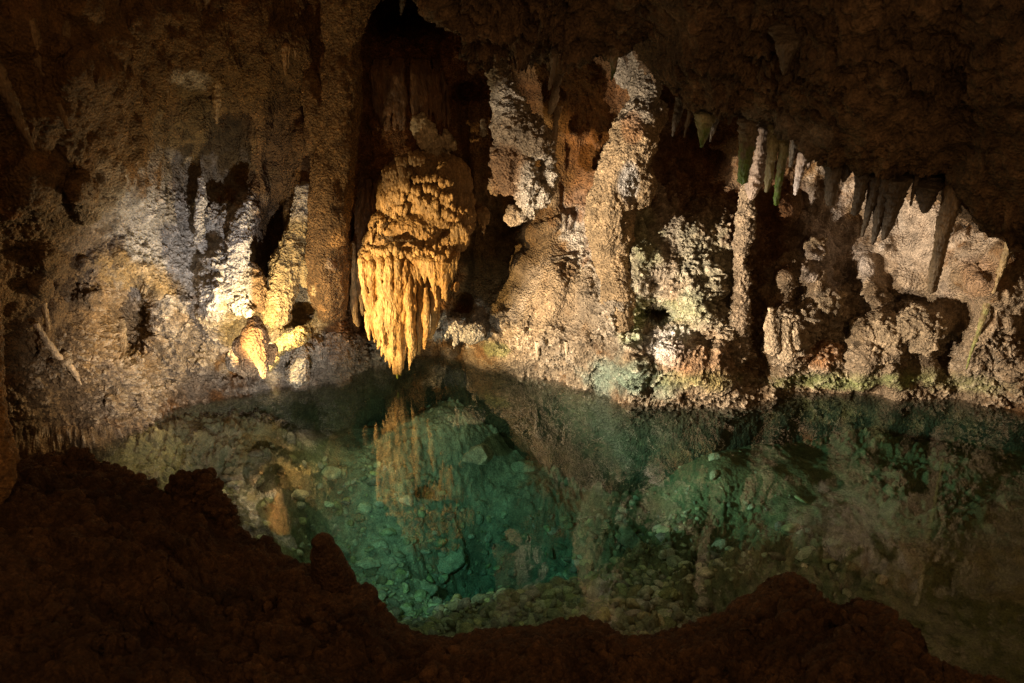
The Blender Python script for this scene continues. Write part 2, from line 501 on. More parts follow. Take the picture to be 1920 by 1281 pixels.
def crust(P, Nn, cr, s=1.0, seed=0):
    """displaces points by cave popcorn; returns new points and 0..1 tip height"""
    k1 = knobs(P, 0.085 * s, 3 + seed)
    k2 = knobs(P + 5.0, 0.042 * s, 5 + seed)
    big = fbm(P * 3.0, 4, 9 + seed)
    mid = fbm(P * 11.0, 3, 15 + seed)
    k0 = knobs(P + 9.0, 0.21 * s, 7 + seed, .7)
    k3 = knobs(P + 2.0, 0.027 * s, 6 + seed)
    d = cr * (0.024 * k0 + 0.030 * k1 + 0.034 * k2 + .015 * k3) * s + 0.10 * big + (0.012 + .016 * cr) * mid
    tip = np.clip(.15 + (.55 * k2 + .3 * k1 + .25 * k3) * cr + .45 * (1 - np.clip(cr, 0, 1)) + .25 * mid, 0, 1)
    return P + Nn * d[:, None], tip


STEP = 1.6
ax = axis(-500, -60, 1980, 2400, STEP, 12)
ay = axis(-420, -40, 800, 1000, STEP, 12)
nu, nv = len(ax), len(ay)
PX, PY = np.meshgrid(ax, ay)
PX, PY = PX.ravel(), PY.ravel()
Yd = wall_depth(PX, PY)
W = at(PX, PY, Yd)
lowf = fbm(W * np.array([1.1, 1.1, .8]), 4, 21)
W[:, 1] += .16 * lowf * smooth(-20, 80, np.interp(PX, SHORE[:, 0], SHORE[:, 1]) - PY)
NW = grid_normals(W, nu, nv)
NW *= np.sign(-(NW * (W - np.array([0, 0, CAM_H]))).sum(1).mean())
wob = .28 * fbm(W * 2.3, 4, 77)
cr = crustiness(PX, PY, wob) * (.6 + .65 * smooth(-.35, .25, fbm(W * 1.9 + 4, 4, 78)))
rib = fbm(W * np.array([9, 9, 1.0]), 4, 79)
W = W + NW * (rib * .09 * (1 - np.clip(cr, 0, 1)) * (1 - smooth(330, 520, PY)))[:, None]
W2, tip = crust(W, NW, cr)
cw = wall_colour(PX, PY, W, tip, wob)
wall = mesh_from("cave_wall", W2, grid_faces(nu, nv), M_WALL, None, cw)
tag(wall, kind='structure')

# ------------------------------------------------------------------ pool bed and water
BEDP = np.array([(1000, 800, 3.1), (900, 830, 2.8), (640, 850, 1.7), (1300, 880, 1.0), (700, 980, 1.35), (850, 1000, 1.15), (1000, 1000, .95), (850, 1150, .55),
                 (600, 1050, .6), (1200, 1100, .5), (1600, 900, .65), (1800, 1000, .4), (1900, 1200, .35), (250, 850, .25), (450, 800, .3), (400, 900, .4), (700, 740, .8),
                 (1000, 740, 1.3), (1400, 790, .6), (1700, 790, .6), (1900, 810, .5), (1400, 1000, .6), (300, 790, .15), (830, 700, .7), (-200, 1000, .2), (2200, 900, .4), (1150, 800, 1.6), (780, 900, 1.8)])
bpos = at_z(BEDP[:, 0], BEDP[:, 1], 0.0)[:, :2]


def bed_depth(x, y):
    num = den = 0
    for (bx, by), d in zip(bpos, BEDP[:, 2]):
        w = 1 / (((x - bx) ** 2 + (y - by) ** 2) + .05) ** 1.6
        num = num + w * d; den = den + w
    return num / den


gx = axis(-9, -4.2, 6.0, 9, 0.0135, .12)
gy = axis(1.2, 3.0, 9.4, 12, 0.0135, .12)
BX, BY = np.meshgrid(gx, gy)
BX, BY = BX.ravel(), BY.ravel()
bz = -bed_depth(BX, BY)
B = np.stack([BX, BY, bz], -1)
q = B.copy(); q[:, 2] = 0
bn = fbm(q * 1.6, 4, 51)
st1, s2_, c1 = worley(q / .17 + .3 * fbm(q * 4, 2, 5)[:, None], 61)
st2, s22, c2 = worley(q / .075, 62)
rub = smooth(-.35, .25, fbm(q * .9 + 3, 3, 63))
st0, s20, c0 = worley(q / .36 + .25 * fbm(q * 3, 2, 6)[:, None], 60)
B[:, 2] += .16 * bn + 1.35 * rub * (.13 * np.clip(s20 - st0, 0, .35) / .35 * c0 ** 2 + .085 * np.clip(s2_ - st1, 0, .45) / .45 * c1 + .05 * np.clip(s22 - st2, 0, .5) / .5 * (.3 + c2)) + .014 * fbm(q * 18, 3, 66)
BZ = B[:, 2].reshape(len(gy), len(gx))
bc = np.array([.40, .34, .21]) * (0.75 + .35 * c2[:, None] * rub[:, None] + .25 * c1[:, None]) * (1 + .3 * bn[:, None])
bc = patch(bc, smooth(.25, .6, fbm(q * 1.3 + 9, 4, 71)) * .5, np.array([.20, .12, .06]))
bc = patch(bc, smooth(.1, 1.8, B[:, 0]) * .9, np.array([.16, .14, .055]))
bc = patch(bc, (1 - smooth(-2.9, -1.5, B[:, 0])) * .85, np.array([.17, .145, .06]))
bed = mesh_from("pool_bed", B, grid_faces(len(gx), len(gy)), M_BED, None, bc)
tag(bed, kind='structure')

wm = bpy.data.materials.new("pool_water"); wm.use_nodes = True
nt = wm.node_tree; nt.nodes.clear(); N = nt.nodes; L = nt.links
out = N.new("ShaderNodeOutputMaterial")
tr = N.new("ShaderNodeBsdfTransparent"); gl = N.new("ShaderNodeBsdfGlossy"); gl.inputs["Roughness"].default_value = 0.0
geo = N.new("ShaderNodeNewGeometry")
# Schlick's reflectance, the same from above and from below
dt = N.new("ShaderNodeVectorMath"); dt.operation = 'DOT_PRODUCT'
L.new(geo.outputs["Incoming"], dt.inputs[0]); L.new(geo.outputs["Normal"], dt.inputs[1])


def mnode(op, a, b_=None):
    n = N.new("ShaderNodeMath"); n.operation = op
    for k, v in enumerate((a, b_)):
        if v is None: continue
        if isinstance(v, (int, float)): n.inputs[k].default_value = v
        else: L.new(v, n.inputs[k])
    return n.outputs[0]


sch = mnode('ADD', mnode('MULTIPLY', mnode('POWER', mnode('SUBTRACT', 1.0, mnode('ABSOLUTE', dt.outputs["Value"])), 4.5), 0.93), 0.07)
nz = N.new("ShaderNodeTexNoise"); nz.inputs["Scale"].default_value = 2.2; nz.inputs["Detail"].default_value = 2
bp = N.new("ShaderNodeBump"); bp.inputs["Strength"].default_value = .05; bp.inputs["Distance"].default_value = .02
L.new(geo.outputs["Position"], nz.inputs["Vector"]); L.new(nz.outputs[0], bp.inputs["Height"]); L.new(bp.outputs[0], gl.inputs["Normal"])
mx = N.new("ShaderNodeMixShader")
L.new(sch, mx.inputs[0]); L.new(tr.outputs[0], mx.inputs[1]); L.new(gl.outputs[0], mx.inputs[2]); L.new(mx.outputs[0], out.inputs["Surface"])
va = N.new("ShaderNodeVolumeAbsorption"); va.inputs["Color"].default_value = (0.62, 0.87, 0.875, 1); va.inputs["Density"].default_value = 1.0
L.new(va.outputs[0], out.inputs["Volume"])
bm = bmesh.new()
bmesh.ops.create_cube(bm, size=1, matrix=__import__('mathutils').Matrix.Translation((0, 6.5, -2)) @ __import__('mathutils').Matrix.Diagonal((22, 13, 4, 1)))
me = bpy.data.meshes.new("pool_water"); bm.to_mesh(me); bm.free(); me.materials.append(wm)
water = bpy.data.objects.new("pool_water", me); COL.objects.link(water)
tag(water, kind='structure')

# ------------------------------------------------------------------ near bank
EDGE = np.array([(-700, 900), (-100, 950), (0, 925), (30, 862), (130, 850), (160, 845), (185, 868), (260, 900), (290, 925), (315, 915), (410, 945), (430, 985), (450, 1010), (500, 1010), (520, 1030),
                 (540, 1055), (580, 1055), (660, 1100), (700, 1112), (720, 1150), (735, 1175), (850, 1197), (900, 1187), (1000, 1170), (1100, 1160), (1180, 1197), (1250, 1182), (1350, 1150),
                 (1400, 1112), (1440, 1082), (1490, 1072), (1510, 1092), (1550, 1135), (1600, 1125), (1640, 1130), (1670, 1180), (1690, 1215), (1800, 1262), (1900, 1285), (2600, 1420)], float)
nb_u = axis(-700, -40, 1960, 2600, 2.6, 14)
s_ = np.r_[np.linspace(0, .35, 12), np.linspace(.36, .92, 330), np.linspace(.9205, 1.0, 90)]
EU, ES = np.meshgrid(nb_u, s_)
EU, ES = EU.ravel(), ES.ravel()
ze = .38 + .55 * (1 - smooth(200, 700, EU)) + .12 * smooth(1200, 1600, EU)


def bank_y(px, py):
    """how far ahead the near bank's crest stands at a photo pixel"""
    z = .38 + .55 * (1 - float(smooth(200, 700, px))) + .12 * float(smooth(1200, 1600, px))
    return float(at_z(px, py, z)[1])


Pe = at_z(EU, np.interp(EU, EDGE[:, 0], EDGE[:, 1]), ze)
Pn = Pe.copy(); Pn[:, 1] = -.8; Pn[:, 0] = Pe[:, 0] * .85; Pn[:, 2] = 2.35
t = np.clip(ES / .92, 0, 1)
BK = Pn * (1 - t[:, None]) + Pe * t[:, None]
BK[:, 2] -= .22 * np.sin(t * math.pi) ** 1.2
u2 = np.clip((ES - .92) / .08, 0, 1)
BK[:, 1] += .16 * np.sin(u2 * 1.9) * 1.2 * 0 + .10 * np.sqrt(u2)
BK[:, 2] -= 1.5 * u2
BK[:, 2] += (.17 * fbm(BK * 1.8, 4, 81) + .09 * (1 - np.abs(fbm(BK * 3.1, 4, 82)) * 3).clip(-.3)) * smooth(.0, .1, 1 - t)
NB = grid_normals(BK, len(nb_u), len(s_)); NB *= np.sign(NB[:, 2].mean())
k1 = knobs(BK, .085, 83); k2 = knobs(BK, .032, 84)
BK2 = BK + NB * ((.010 + .03 * smooth(-.2, .3, fbm(BK * 2.6, 3, 88))) * k1 + .014 * k2 + .06 * fbm(BK * 5, 5, 85, .6))[:, None]
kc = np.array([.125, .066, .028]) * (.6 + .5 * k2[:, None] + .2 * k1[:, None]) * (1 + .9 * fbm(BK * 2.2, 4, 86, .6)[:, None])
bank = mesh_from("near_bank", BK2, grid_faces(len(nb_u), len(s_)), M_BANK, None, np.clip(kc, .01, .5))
tag(bank, kind='structure')

# ------------------------------------------------------------------ hanging ceiling
RIM = np.array([(560, -140), (690, -60), (820, -20), (838, 60), (860, 108), (900, 118), (960, 112), (1000, 122), (1060, 112), (1100, 125), (1150, 118), (1170, 108), (1200, 88), (1232, 95), (1246, 115), (1250, 205),
                (1290, 222), (1330, 232), (1390, 226), (1420, 250), (1490, 262), (1530, 290), (1570, 318), (1640, 362), (1700, 366), (1760, 362), (1800, 380), (1830, 460), (1870, 490), (1940, 520), (2500, 640)], float)
RIM[:, 1] -= 12 + 22 * smooth(1250, 1420, RIM[:, 0]) * (1 - smooth(1800, 1900, RIM[:, 0]))
cu = axis(560, 800, 1960, 2500, 2.4, 14)
cs = np.r_[np.linspace(0, .5, 190), np.linspace(.503, .62, 60), np.linspace(.63, 1, 30)]
CU, CS = np.meshgrid(cu, cs)
CU, CS = CU.ravel(), CS.ravel()
fx = np.arange(500, 2540, 2.0)
fy = np.interp(fx, RIM[:, 0], RIM[:, 1]) + 9 * vnoise(np.stack([fx / 31, 0 * fx, 0 * fx], -1), 98)
kr = np.exp(-(np.arange(-16, 17) / 6.5) ** 2); kr /= kr.sum()
fy = np.convolve(np.pad(fy, 16, 'edge'), kr, 'valid')
rim = np.interp(CU, fx, fy)
Yr = 6.6 - 1.0 * smooth(900, 1900, CU)
t = np.clip(CS / .5, 0, 1)
pyy = rim - (1 - t) * (rim + 420)
Yc = Yr - 1.4 * (1 - t) ** .8
C = at(CU, pyy, Yc)
u2 = np.clip((CS - .5) / .5, 0, 1)
C[:, 1] += 3.0 * u2
C[:, 0] *= 1 + .0 * u2
C[:, 2] += .55 * np.sqrt(u2) - .12 * np.sin(np.clip(u2 * 8, 0, math.pi)) * 0
C += .0
NC = grid_normals(C, len(cu), len(cs)); NC *= np.sign(-NC[:, 1].mean())
big = fbm(C * 1.3, 5, 91, .6) * 1.5; k1 = knobs(C, .13, 92); k2 = knobs(C, .05, 93)
rdg = 1 - np.abs(fbm(C * 4.5 * np.array([1, 1, .6]), 5, 96, .6)) * 2.6
dm = .3 + .9 * smooth(-.3, .3, fbm(C * .9 + 3, 3, 97))
C2 = C + NC * (.16 * big + dm * (.16 * rdg * rdg.clip(0) + .022 * k2 + .06 * fbm(C * 9, 4, 94, .6)) + .05 * k1 * (dm > .8))[:, None]
cc = np.array([.23, .15, .082]) * (.6 + .45 * k1[:, None] + .2 * k2[:, None]) * (1 + .6 * fbm(C * 1.8, 3, 95)[:, None])
cc = patch(cc, (1 - smooth(.6, 1.3, ell(CU, pyy, (1450, 235, 120, 40, 5)))) * .6, np.array([.30, .26, .21]))
ceil = mesh_from("cave_ceiling", C2, grid_faces(len(cu), len(cs)), M_CEIL, None, np.clip(cc, .01, .6))
tag(ceil, kind='structure')

# ------------------------------------------------------------------ builders for things
from_grid = W2.reshape(nv, nu, 3)


def wall_y(px, py):
    """how far ahead the wall's surface stands at a photo pixel"""
    i = int(np.clip(np.searchsorted(ay, py), 0, nv - 1)); j = int(np.clip(np.searchsorted(ax, px), 0, nu - 1))
    return float(from_grid[i, j, 1])


def finish(name, pr, voxel, mat, parent, colour, amp=(.02, .012), ks=(.085, .04), low=.03, it=3, squash=1.0, seed=0, tipk=.6):
    """fused body with nodules of the two sizes ks and heights amp"""
    P, F, Nn = fuse(pr, voxel, it)
    S = np.array([1, 1, squash])
    k1 = knobs(P * S, ks[0], 101 + seed); k2 = knobs(P * S, ks[1], 103 + seed)
    lw = fbm(P * S * 5, 4, 105 + seed)
    Q = P + Nn * (amp[0] * k1 + amp[1] * k2 + low * lw)[:, None]
    px, py = project(P)
    tp = np.clip(.35 * k1 + .65 * k2, 0, 1)
    c = colour(px, py, P) if callable(colour) else np.ones((len(P), 3)) * np.asarray(colour)
    c = c * (1 - tipk / 2 + tipk * tp[:, None]) * (1 + .25 * fbm(P * 4, 3, 107)[:, None])
    return mesh_from(name, Q, F, mat, parent, np.clip(c, .01, .9))


def root(name, px, py, Y, label, cat, group=None):
    o = bpy.data.objects.new(name, None)
    o.location = at(px, py, Y)
    o.empty_display_size = .1
    COL.objects.link(o)
    bpy.context.view_layer.update()
    return tag(o, label, cat, group)


def child(o, parent):
    o.parent = parent
    o.matrix_parent_inverse = parent.matrix_world.inverted()
    return o


# ------------------------------------------------------------------ the great flowstone
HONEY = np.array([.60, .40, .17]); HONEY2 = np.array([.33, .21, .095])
fs = root("flowstone", 770, 470, 8.7, "tall honey coloured flowstone of stacked domes and fluted drapery hanging to the water", "flowstone")


def front(px, c, w, Y0, bulge):
    return Y0 - bulge * np.sqrt(np.clip(1 - ((px - c) / w) ** 2, 0, 1))


def fcol(px, py, P):
    n = fbm(P * np.array([9, 9, 1.6]), 3, 120)
    c = HONEY * np.ones((len(P), 3))
    c = patch(c, smooth(-.2, .5, n), np.array([.50, .28, .09]))
    c = patch(c, .8 * (1 - smooth(440, 520, py)), HONEY2)  # upper domes browner, and dimmed in the colour where less light falls
    c = patch(c, smooth(700, 706, py) * (1 - smooth(752, 756, px)), np.array([.45, .45, .05]))
    return c


# main curtain
pr = Prims()
tops = [679, 687, 695, 704, 712, 720, 729, 738, 746, 754, 761]
ends = [(697, 612), (701, 640), (708, 655), (716, 668), (724, 679), (732, 691), (740, 702), (745.5, 710), (750, 704), (755, 692), (759, 676)]
for i, (tx, (ex, ey)) in enumerate(zip(tops, ends)):
    yy = lambda x: float(front(x, 722, 50, 8.50, .22)) + (.05 if i % 2 else 0)
    r = 6.6 if i % 2 == 0 else 5.2
    m1 = tx + (ex - tx) * .22 + RNG.uniform(-1.5, 1.5); m2 = tx + (ex - tx) * .6 + RNG.uniform(-1.5, 1.5)
    pr.ptube([(tx, 478, yy(tx) + .06, r * .7), (tx, 492, yy(tx), r), (m1, 492 + (ey - 492) * .35, yy(m1), r), (m2, 492 + (ey - 492) * .7, yy(m2), r * .9), (ex - (ex - 745) * .1, ey - 12, 8.42, r * .6), (ex, ey, 8.45, 1.2)], wob=1.0)
pr.pball(722, 500, 8.58, 42, 20, 22)
pr.pball(720, 555, 8.54, 37, 72, 16)
pr.pball(733, 625, 8.50, 24, 62, 9)
# little feeders that braid between the flutes
for k in range(34):
    x0 = RNG.uniform(684, 758); y0 = RNG.uniform(495, 600)
    Yk = float(front(x0, 722, 50, 8.50, .24))
    pr.ptube([(x0, y0, Yk - .0, 1.5), (x0 + RNG.uniform(-4, 5), y0 + 30, Yk - .015, 3), (x0 + (740 - x0) * .25, y0 + RNG.uniform(50, 80), Yk, 1.6)], wob=.8)
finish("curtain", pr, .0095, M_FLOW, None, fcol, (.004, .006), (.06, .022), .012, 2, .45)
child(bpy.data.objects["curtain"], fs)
# second lobe and dark inner folds
pr = Prims()
pr.ptube([(768, 494, 8.40, 4), (767, 520, 8.36, 6.5), (765, 560, 8.33, 8), (768, 610, 8.33, 8.5), (771, 650, 8.36, 8), (771, 678, 8.40, 4), (767.5, 695, 8.42, 1)], wob=1)
pr.ptube([(776, 498, 8.40, 4), (776, 560, 8.37, 5), (775, 620, 8.37, 6), (777, 660, 8.40, 4), (774, 672, 8.42, 2)], wob=1)
pr.ptube([(783, 520, 8.52, 6), (786, 580, 8.48, 8), (786, 640, 8.48, 7), (785, 664, 8.50, 3)], wob=1)
pr.ptube([(797, 540, 8.50, 5), (800, 570, 8.43, 7), (799, 610, 8.42, 7), (796, 640, 8.44, 5), (795, 654, 8.46, 1.5)], wob=1.2)
pr.ptube([(809, 540, 8.55, 6), (814, 580, 8.52, 7), (812, 620, 8.52, 5), (808, 634, 8.52, 2)], wob=1)
pr.ptube([(818, 545, 8.6, 4), (821, 590, 8.6, 4), (818, 615, 8.6, 2)], wob=.6)
pr.pball(793, 540, 8.65, 32, 50, 14)
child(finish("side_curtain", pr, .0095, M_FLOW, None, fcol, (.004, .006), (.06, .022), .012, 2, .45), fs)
# fringe on the right
pr = Prims()
pr.pball(808, 487, 8.50, 46, 14, 26, -.08)
pr.pball(812, 510, 8.62, 38, 26, 14)
for (x, y1, x2, y2, r) in [(768, 492, 786, 540, 4), (778, 492, 790, 538, 4.5), (788, 492, 796, 531, 4), (796, 494, 799, 526, 3.4), (803, 492, 812, 548, 5), (811, 492, 819, 578, 5), (820, 494, 826, 540, 4),
                           (828, 492, 831, 560, 4), (835, 494, 835, 566, 4.4), (842, 494, 840, 535, 3.6), (849, 492, 846, 534, 4), (856, 490, 851, 520, 4)]:
    Yk = float(front(x, 810, 56, 8.55, .2))
    pr.ptube([(x, y1 - 10, Yk + .08, r), (x, y1, Yk, r), (x + (x2 - x) * .6, y1 + (y2 - y1) * .6, Yk + .02, r * .9), (x2, y2 - 3, Yk + .04, r * .45), (x2, y2, Yk + .04, .8)], wob=.8)
pr.pball(854, 538, 8.6, 7, 11, 6, -.4)
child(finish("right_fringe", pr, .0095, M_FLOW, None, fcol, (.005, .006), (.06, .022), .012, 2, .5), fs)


def tier(name, balls, fr, Yf, seed, amp=(.012, .012), low=.03):
    """a dome of the flowstone with a fringe of short drips; fr = (x0, x1, ytop, ylen, centre, halfwidth)"""
    pr = Prims()
    for b in balls: pr.pball(*b)
    for (x0, x1, yt0, yt1, ln, c, w) in fr:
        x = x0
        while x < x1:
            f = (x - x0) / max(x1 - x0, 1)
            y = yt0 + (yt1 - yt0) * f + RNG.uniform(-3, 3) + 5 * math.sin(x * .11 + yt0)
            if RNG.random() < .2: x += 5; continue
            l = ln * RNG.uniform(.6, 1.3); r = RNG.uniform(2.0, 3.2)
            Yk = float(front(x, c, w, Yf + .03, .22))
            pr.ptube([(x, y - 6, Yk + .07, r), (x, y, Yk, r * 1.1), (x + RNG.uniform(-1, 1), y + l * .7, Yk, r * .9), (x, y + l, Yk + .01, .9)], n=6, seg=8)
            x += r * 1.9 + RNG.uniform(.4, 2)
    return child(finish(name, pr, .0105, M_FLOW, None, fcol, amp, (.055, .026), low, 2, .6, seed, .35), fs)


tier("lower_dome", [(728, 476, 8.55, 52, 19, 38), (790, 472, 8.62, 44, 17, 30), (836, 480, 8.65, 26, 12, 22), (735, 452, 8.7, 50, 32, 40)],
     [(690, 765, 464, 470, 12, 726, 54), (765, 850, 470, 478, 10, 805, 56)], 8.42, 1)
tier("middle_dome", [(750, 432, 8.72, 48, 32, 42), (718, 430, 8.78, 24, 32, 30), (770, 448, 8.66, 34, 22, 30), (838, 450, 8.80, 40, 24, 30), (775, 428, 8.66, 52, 26, 36), (808, 412, 8.72, 46, 24, 32), (862, 424, 8.9, 26, 18, 24)],
     [(696, 716, 428, 416, 26, 720, 36), (800, 845, 450, 462, 16, 828, 50), (846, 880, 432, 426, 26, 850, 46)], 8.60, 2)
tier("upper_dome", [(798, 380, 8.98, 84, 52, 60), (750, 372, 8.94, 40, 62, 42), (780, 318, 9.04, 46, 38, 40), (838, 346, 9.02, 42, 48, 42), (850, 402, 8.92, 38, 26, 34)],
     [(716, 758, 370, 360, 34, 742, 46), (722, 764, 326, 318, 30, 750, 46), (718, 760, 400, 392, 18, 742, 46), (726, 770, 344, 338, 22, 750, 46), (760, 850, 330, 338, 10, 806, 84), (766, 858, 350, 368, 12, 806, 84), (770, 876, 372, 392, 9, 806, 84), (784, 868, 384, 408, 12, 820, 84), (744, 800, 296, 300, 14, 778, 48)], 8.70, 3, (.018, .014), .04)
pr = Prims()
for b in [(796, 250, 0, 16, 26, 12), (812, 268, 0, 18, 14, 12), (786, 232, 0, 12, 18, 10), (834, 262, 0, 12, 12, 9), (845, 272, 0, 9, 7, 7), (800, 284, 0, 26, 8, 12), (825, 296, 0, 14, 14, 12), (800, 300, 0, 40, 16, 20)]: pr.pball(b[0], b[1], wall_y(b[0], b[1]) - .02, *b[3:])
child(finish("crusty_crown", pr, .012, M_FLOW, None, np.array([.60, .48, .30]), (.03, .02), (.06, .03), .03), fs)
# drips left of the curtain
for nm, path in (("long_drip", [(661, 455, 8.75, 5), (663, 520, 8.72, 6), (664, 570, 8.7, 6.5), (668, 602, 8.68, 6), (672, 612, 8.68, 2)]), ("long_drip", [(673, 490, 8.68, 5), (675, 540, 8.66, 5.5), (679, 580, 8.65, 4), (681, 592, 8.65, 1.5)]),
                 ("thin_drip", [(686, 585, 8.55, 4), (690, 612, 8.53, 4), (691, 628, 8.53, 3), (692, 640, 8.53, .8)])):
    pr = Prims(); pr.ptube(path, wob=.7)
    child(finish(nm, pr, .011, M_FLOW, None, fcol, (.004, .005), (.06, .022), .01, 1, .45), fs)
# faint fluting behind, left of the domes
pr = Prims()
for x in range(668, 712, 7):
    y0 = 400 - (x - 668) * 1.6 + RNG.uniform(-15, 15)
    pr.ptube([(x, y0 - 60, 9.25, 3), (x, y0, 9.05, 5), (x - 2, 470 + RNG.uniform(-10, 10), 8.85, 5), (x - 3, 488, 8.9, 2)], wob=1.2)
pr.pball(688, 430, 9.1, 22, 70, 18)
child(finish("back_flutes", pr, .014, M_FLOW, None, np.array([.24, .12, .04]), (.005, .006), (.06, .025), .015, 2, .4), fs)
pr = Prims()
for x in list(range(700, 760, 9)) + list(range(772, 840, 8)):
    wy = wall_y(x, 180) - .03
    pr.ptube([(x, 110, wy + .06, 3), (x, 140, wy, 5), (x + 4, 215 + RNG.uniform(-10, 25), wy, 4), (x + 5, 245, wy + .06, 1.5)], wob=1.2)
child(finish("upper_flutes", pr, .016, M_FLOW, None, np.array([.18, .09, .035]), (.005, .006), (.06, .025), .015, 2, .4), fs)


# ------------------------------------------------------------------ other rock forms along the wall
def form(name, label, cat, prims, colour, voxel=.014, amp=(.024, .024), ks=(.07, .032), low=.06, mat=None, group=None, it=3, squash=1, seed=0, tipk=.6):
    pr = Prims()
    for kind, a in prims:
        (pr.pball if kind == 'b' else pr.ptube)(*a) if kind == 'b' else pr.ptube(a, wob=1.0)
    o = finish(name, pr, voxel, mat or M_WALL, None, colour, amp, ks, low, it, squash, seed, tipk)
    tag(o, label, cat, group)
    return o


def pend_col(px, py, P):
    w = .3 * fbm(P * 3, 3, 130)
    c = TAN * np.ones((len(P), 3))
    c = patch(c, .9 * (1 - smooth(.7, 1.2, ell(px, py, (950, 170, 50, 60, 0), w))), PALE)
    c = patch(c, .9 * (1 - smooth(.7, 1.2, ell(px, py, (955, 330, 35, 70, 0), w))), np.array([.36, .20, .09]))
    c = patch(c, .9 * (1 - smooth(.7, 1.2, ell(px, py, (1010, 350, 40, 70, 10), w))), PALE)
    return c


form("hanging_pendant", "pale bulbous rock pendant hanging under the ceiling edge right of the flowstone", "pendant",
     [('t', [(928, 85, 8.5, 17), (936, 130, 8.42, 15), (946, 170, 8.36, 19), (960, 215, 8.3, 28), (974, 258, 8.28, 36)]), ('b', (990, 256, 8.25, 46, 32, 32, -.7)), ('b', (950, 305, 8.28, 24, 52, 26, .05)), ('b', (985, 335, 8.2, 17, 56, 20, .1)),
      ('b', (1030, 318, 8.3, 12, 38, 13, .1)), ('b', (1012, 372, 8.25, 20, 16, 16, .6)), ('b', (990, 398, 8.25, 22, 12, 15, .6)), ('b', (966, 404, 8.3, 12, 11, 10)), ('b', (932, 348, 8.4, 14, 18, 12))],
     pend_col, amp=(.035, .022), seed=3)


def colm(px, py, P):
    w = .3 * fbm(P * 3, 3, 131)
    c = np.array([.50, .35, .19]) * np.ones((len(P), 3))
    c = patch(c, .85 * (1 - smooth(.8, 1.2, ell(px, py, (1205, 140, 60, 90, 0), w))), PALE * .95)
    c = patch(c, .6 * (1 - smooth(.7, 1.2, ell(px, py, (1185, 240, 20, 30, 0), w))), RUST * 1.4)
    c = patch(c, .8 * (1 - smooth(.7, 1.2, ell(px, py, (1180, 345, 22, 40, 0), w))), WHITE * .85)
    return c


form("rock_column", "tall tan and cream rock column rising from the right wall to the ceiling", "column",
     [('t', [(1212, 60, 8.4, 30), (1214, 130, 8.3, 27), (1212, 190, 8.2, 27), (1195, 240, 8.1, 38), (1182, 290, 8.05, 40), (1162, 340, 8.1, 42), (1150, 400, 8.12, 42), (1150, 470, wall_y(1150, 470) + .02, 38), (1154, 540, wall_y(1154, 540) + .05, 34), (1160, 610, wall_y(1160, 610) + .1, 26)]), ('b', (1228, 215, 8.15, 24, 28, 24, 0)), ('b', (1172, 130, 8.55, 14, 24, 14, 0)),
      ('b', (1200, 350, 8.1, 26, 40, 26, 0)), ('b', (1122, 420, 8.2, 24, 34, 24, 0))], colm, amp=(.02, .016), seed=5)
form("slender_column", "slim knobbly pale column standing in front of the dark hollow in the right wall", "column",
     [('t', [(1420, 290, 7.85, 7), (1413, 320, 7.85, 10), (1402, 352, 7.8, 11), (1396, 400, 7.8, 15), (1396, 440, 7.8, 12), (1390, 500, 7.85, 15), (1386, 560, 7.9, 16), (1378, 620, 7.95, 20), (1372, 680, 8.0, 22)])],
     np.array([.36, .27, .175]), voxel=.011, amp=(.022, .018), ks=(.07, .035), seed=6)
form("rock_pillar", "broad brown rock pillar between the lit niche and the flowstone", "pillar",
     [('t', [(672, -90, 8.3, 60), (650, 0, 8.3, 44), (634, 100, 8.4, 32), (630, 200, 8.45, 31), (628, 300, 8.5, 32), (622, 400, 8.5, 36), (616, 480, 8.5, 40), (620, 540, 8.55, 40), (628, 590, 8.65, 26)]), ('b', (590, 200, 8.45, 20, 60, 24))],
     np.array([.27, .155, .06]), voxel=.018, amp=(.012, .01), low=.06, seed=7, squash=.5)


def cone_c(px, py, P):
    return patch(patch(np.array([.36, .21, .095]) * np.ones((len(P), 3)), smooth(665, 700, py), np.array([.48, .34, .2])), 1 - smooth(420, 450, px + 14 * fbm(P * 12, 3, 5)), PALE * .5)


form("drip_cone", "smooth brown drip cone with its point down in front of the brightest glow", "stalactite",
     [('t', [(480, 598, 7.24, 10), (481, 620, 7.2, 19), (479, 645, 7.2, 21), (485, 670, 7.2, 15), (491, 692, 7.2, 8), (493, 709, 7.2, 2)]), ('b', (456, 652, 7.25, 18, 22, 14, .3)), ('b', (470, 676, 7.45, 18, 18, 24)), ('b', (466, 684, 7.75, 24, 18, 32)),
      ('b', (508, 662, 7.3, 12, 22, 11, -.5)), ('b', (440, 672, 7.6, 20, 26, 26))],
     cone_c, voxel=.010, amp=(.012, .009), low=.05, seed=8, squash=.5, tipk=.3)
form("glowing_ledge", "bright yellow knobbly ledge of rock right of the brown drip cone", "rock",
     [('b', (545, 640, 7.9, 30, 15, 22, .3)), ('b', (520, 655, 7.85, 26, 12, 18, .6)), ('b', (565, 628, 8.0, 18, 14, 16, 0)), ('b', (505, 680, 7.75, 14, 20, 14, -.5))], np.array([.66, .50, .20]), voxel=.011, amp=(.018, .012), low=.03, seed=9)
form("pale_stub", "short pale stub of rock at the water line below the yellow ledge", "stalagmite",
     [('t', [(562, 650, 8.05, 9), (560, 672, 8.0, 12), (558, 690, 7.98, 16), (556, 712, 7.95, 22)])], np.array([.58, .50, .36]), voxel=.012, amp=(.016, .014), low=.02, seed=10)
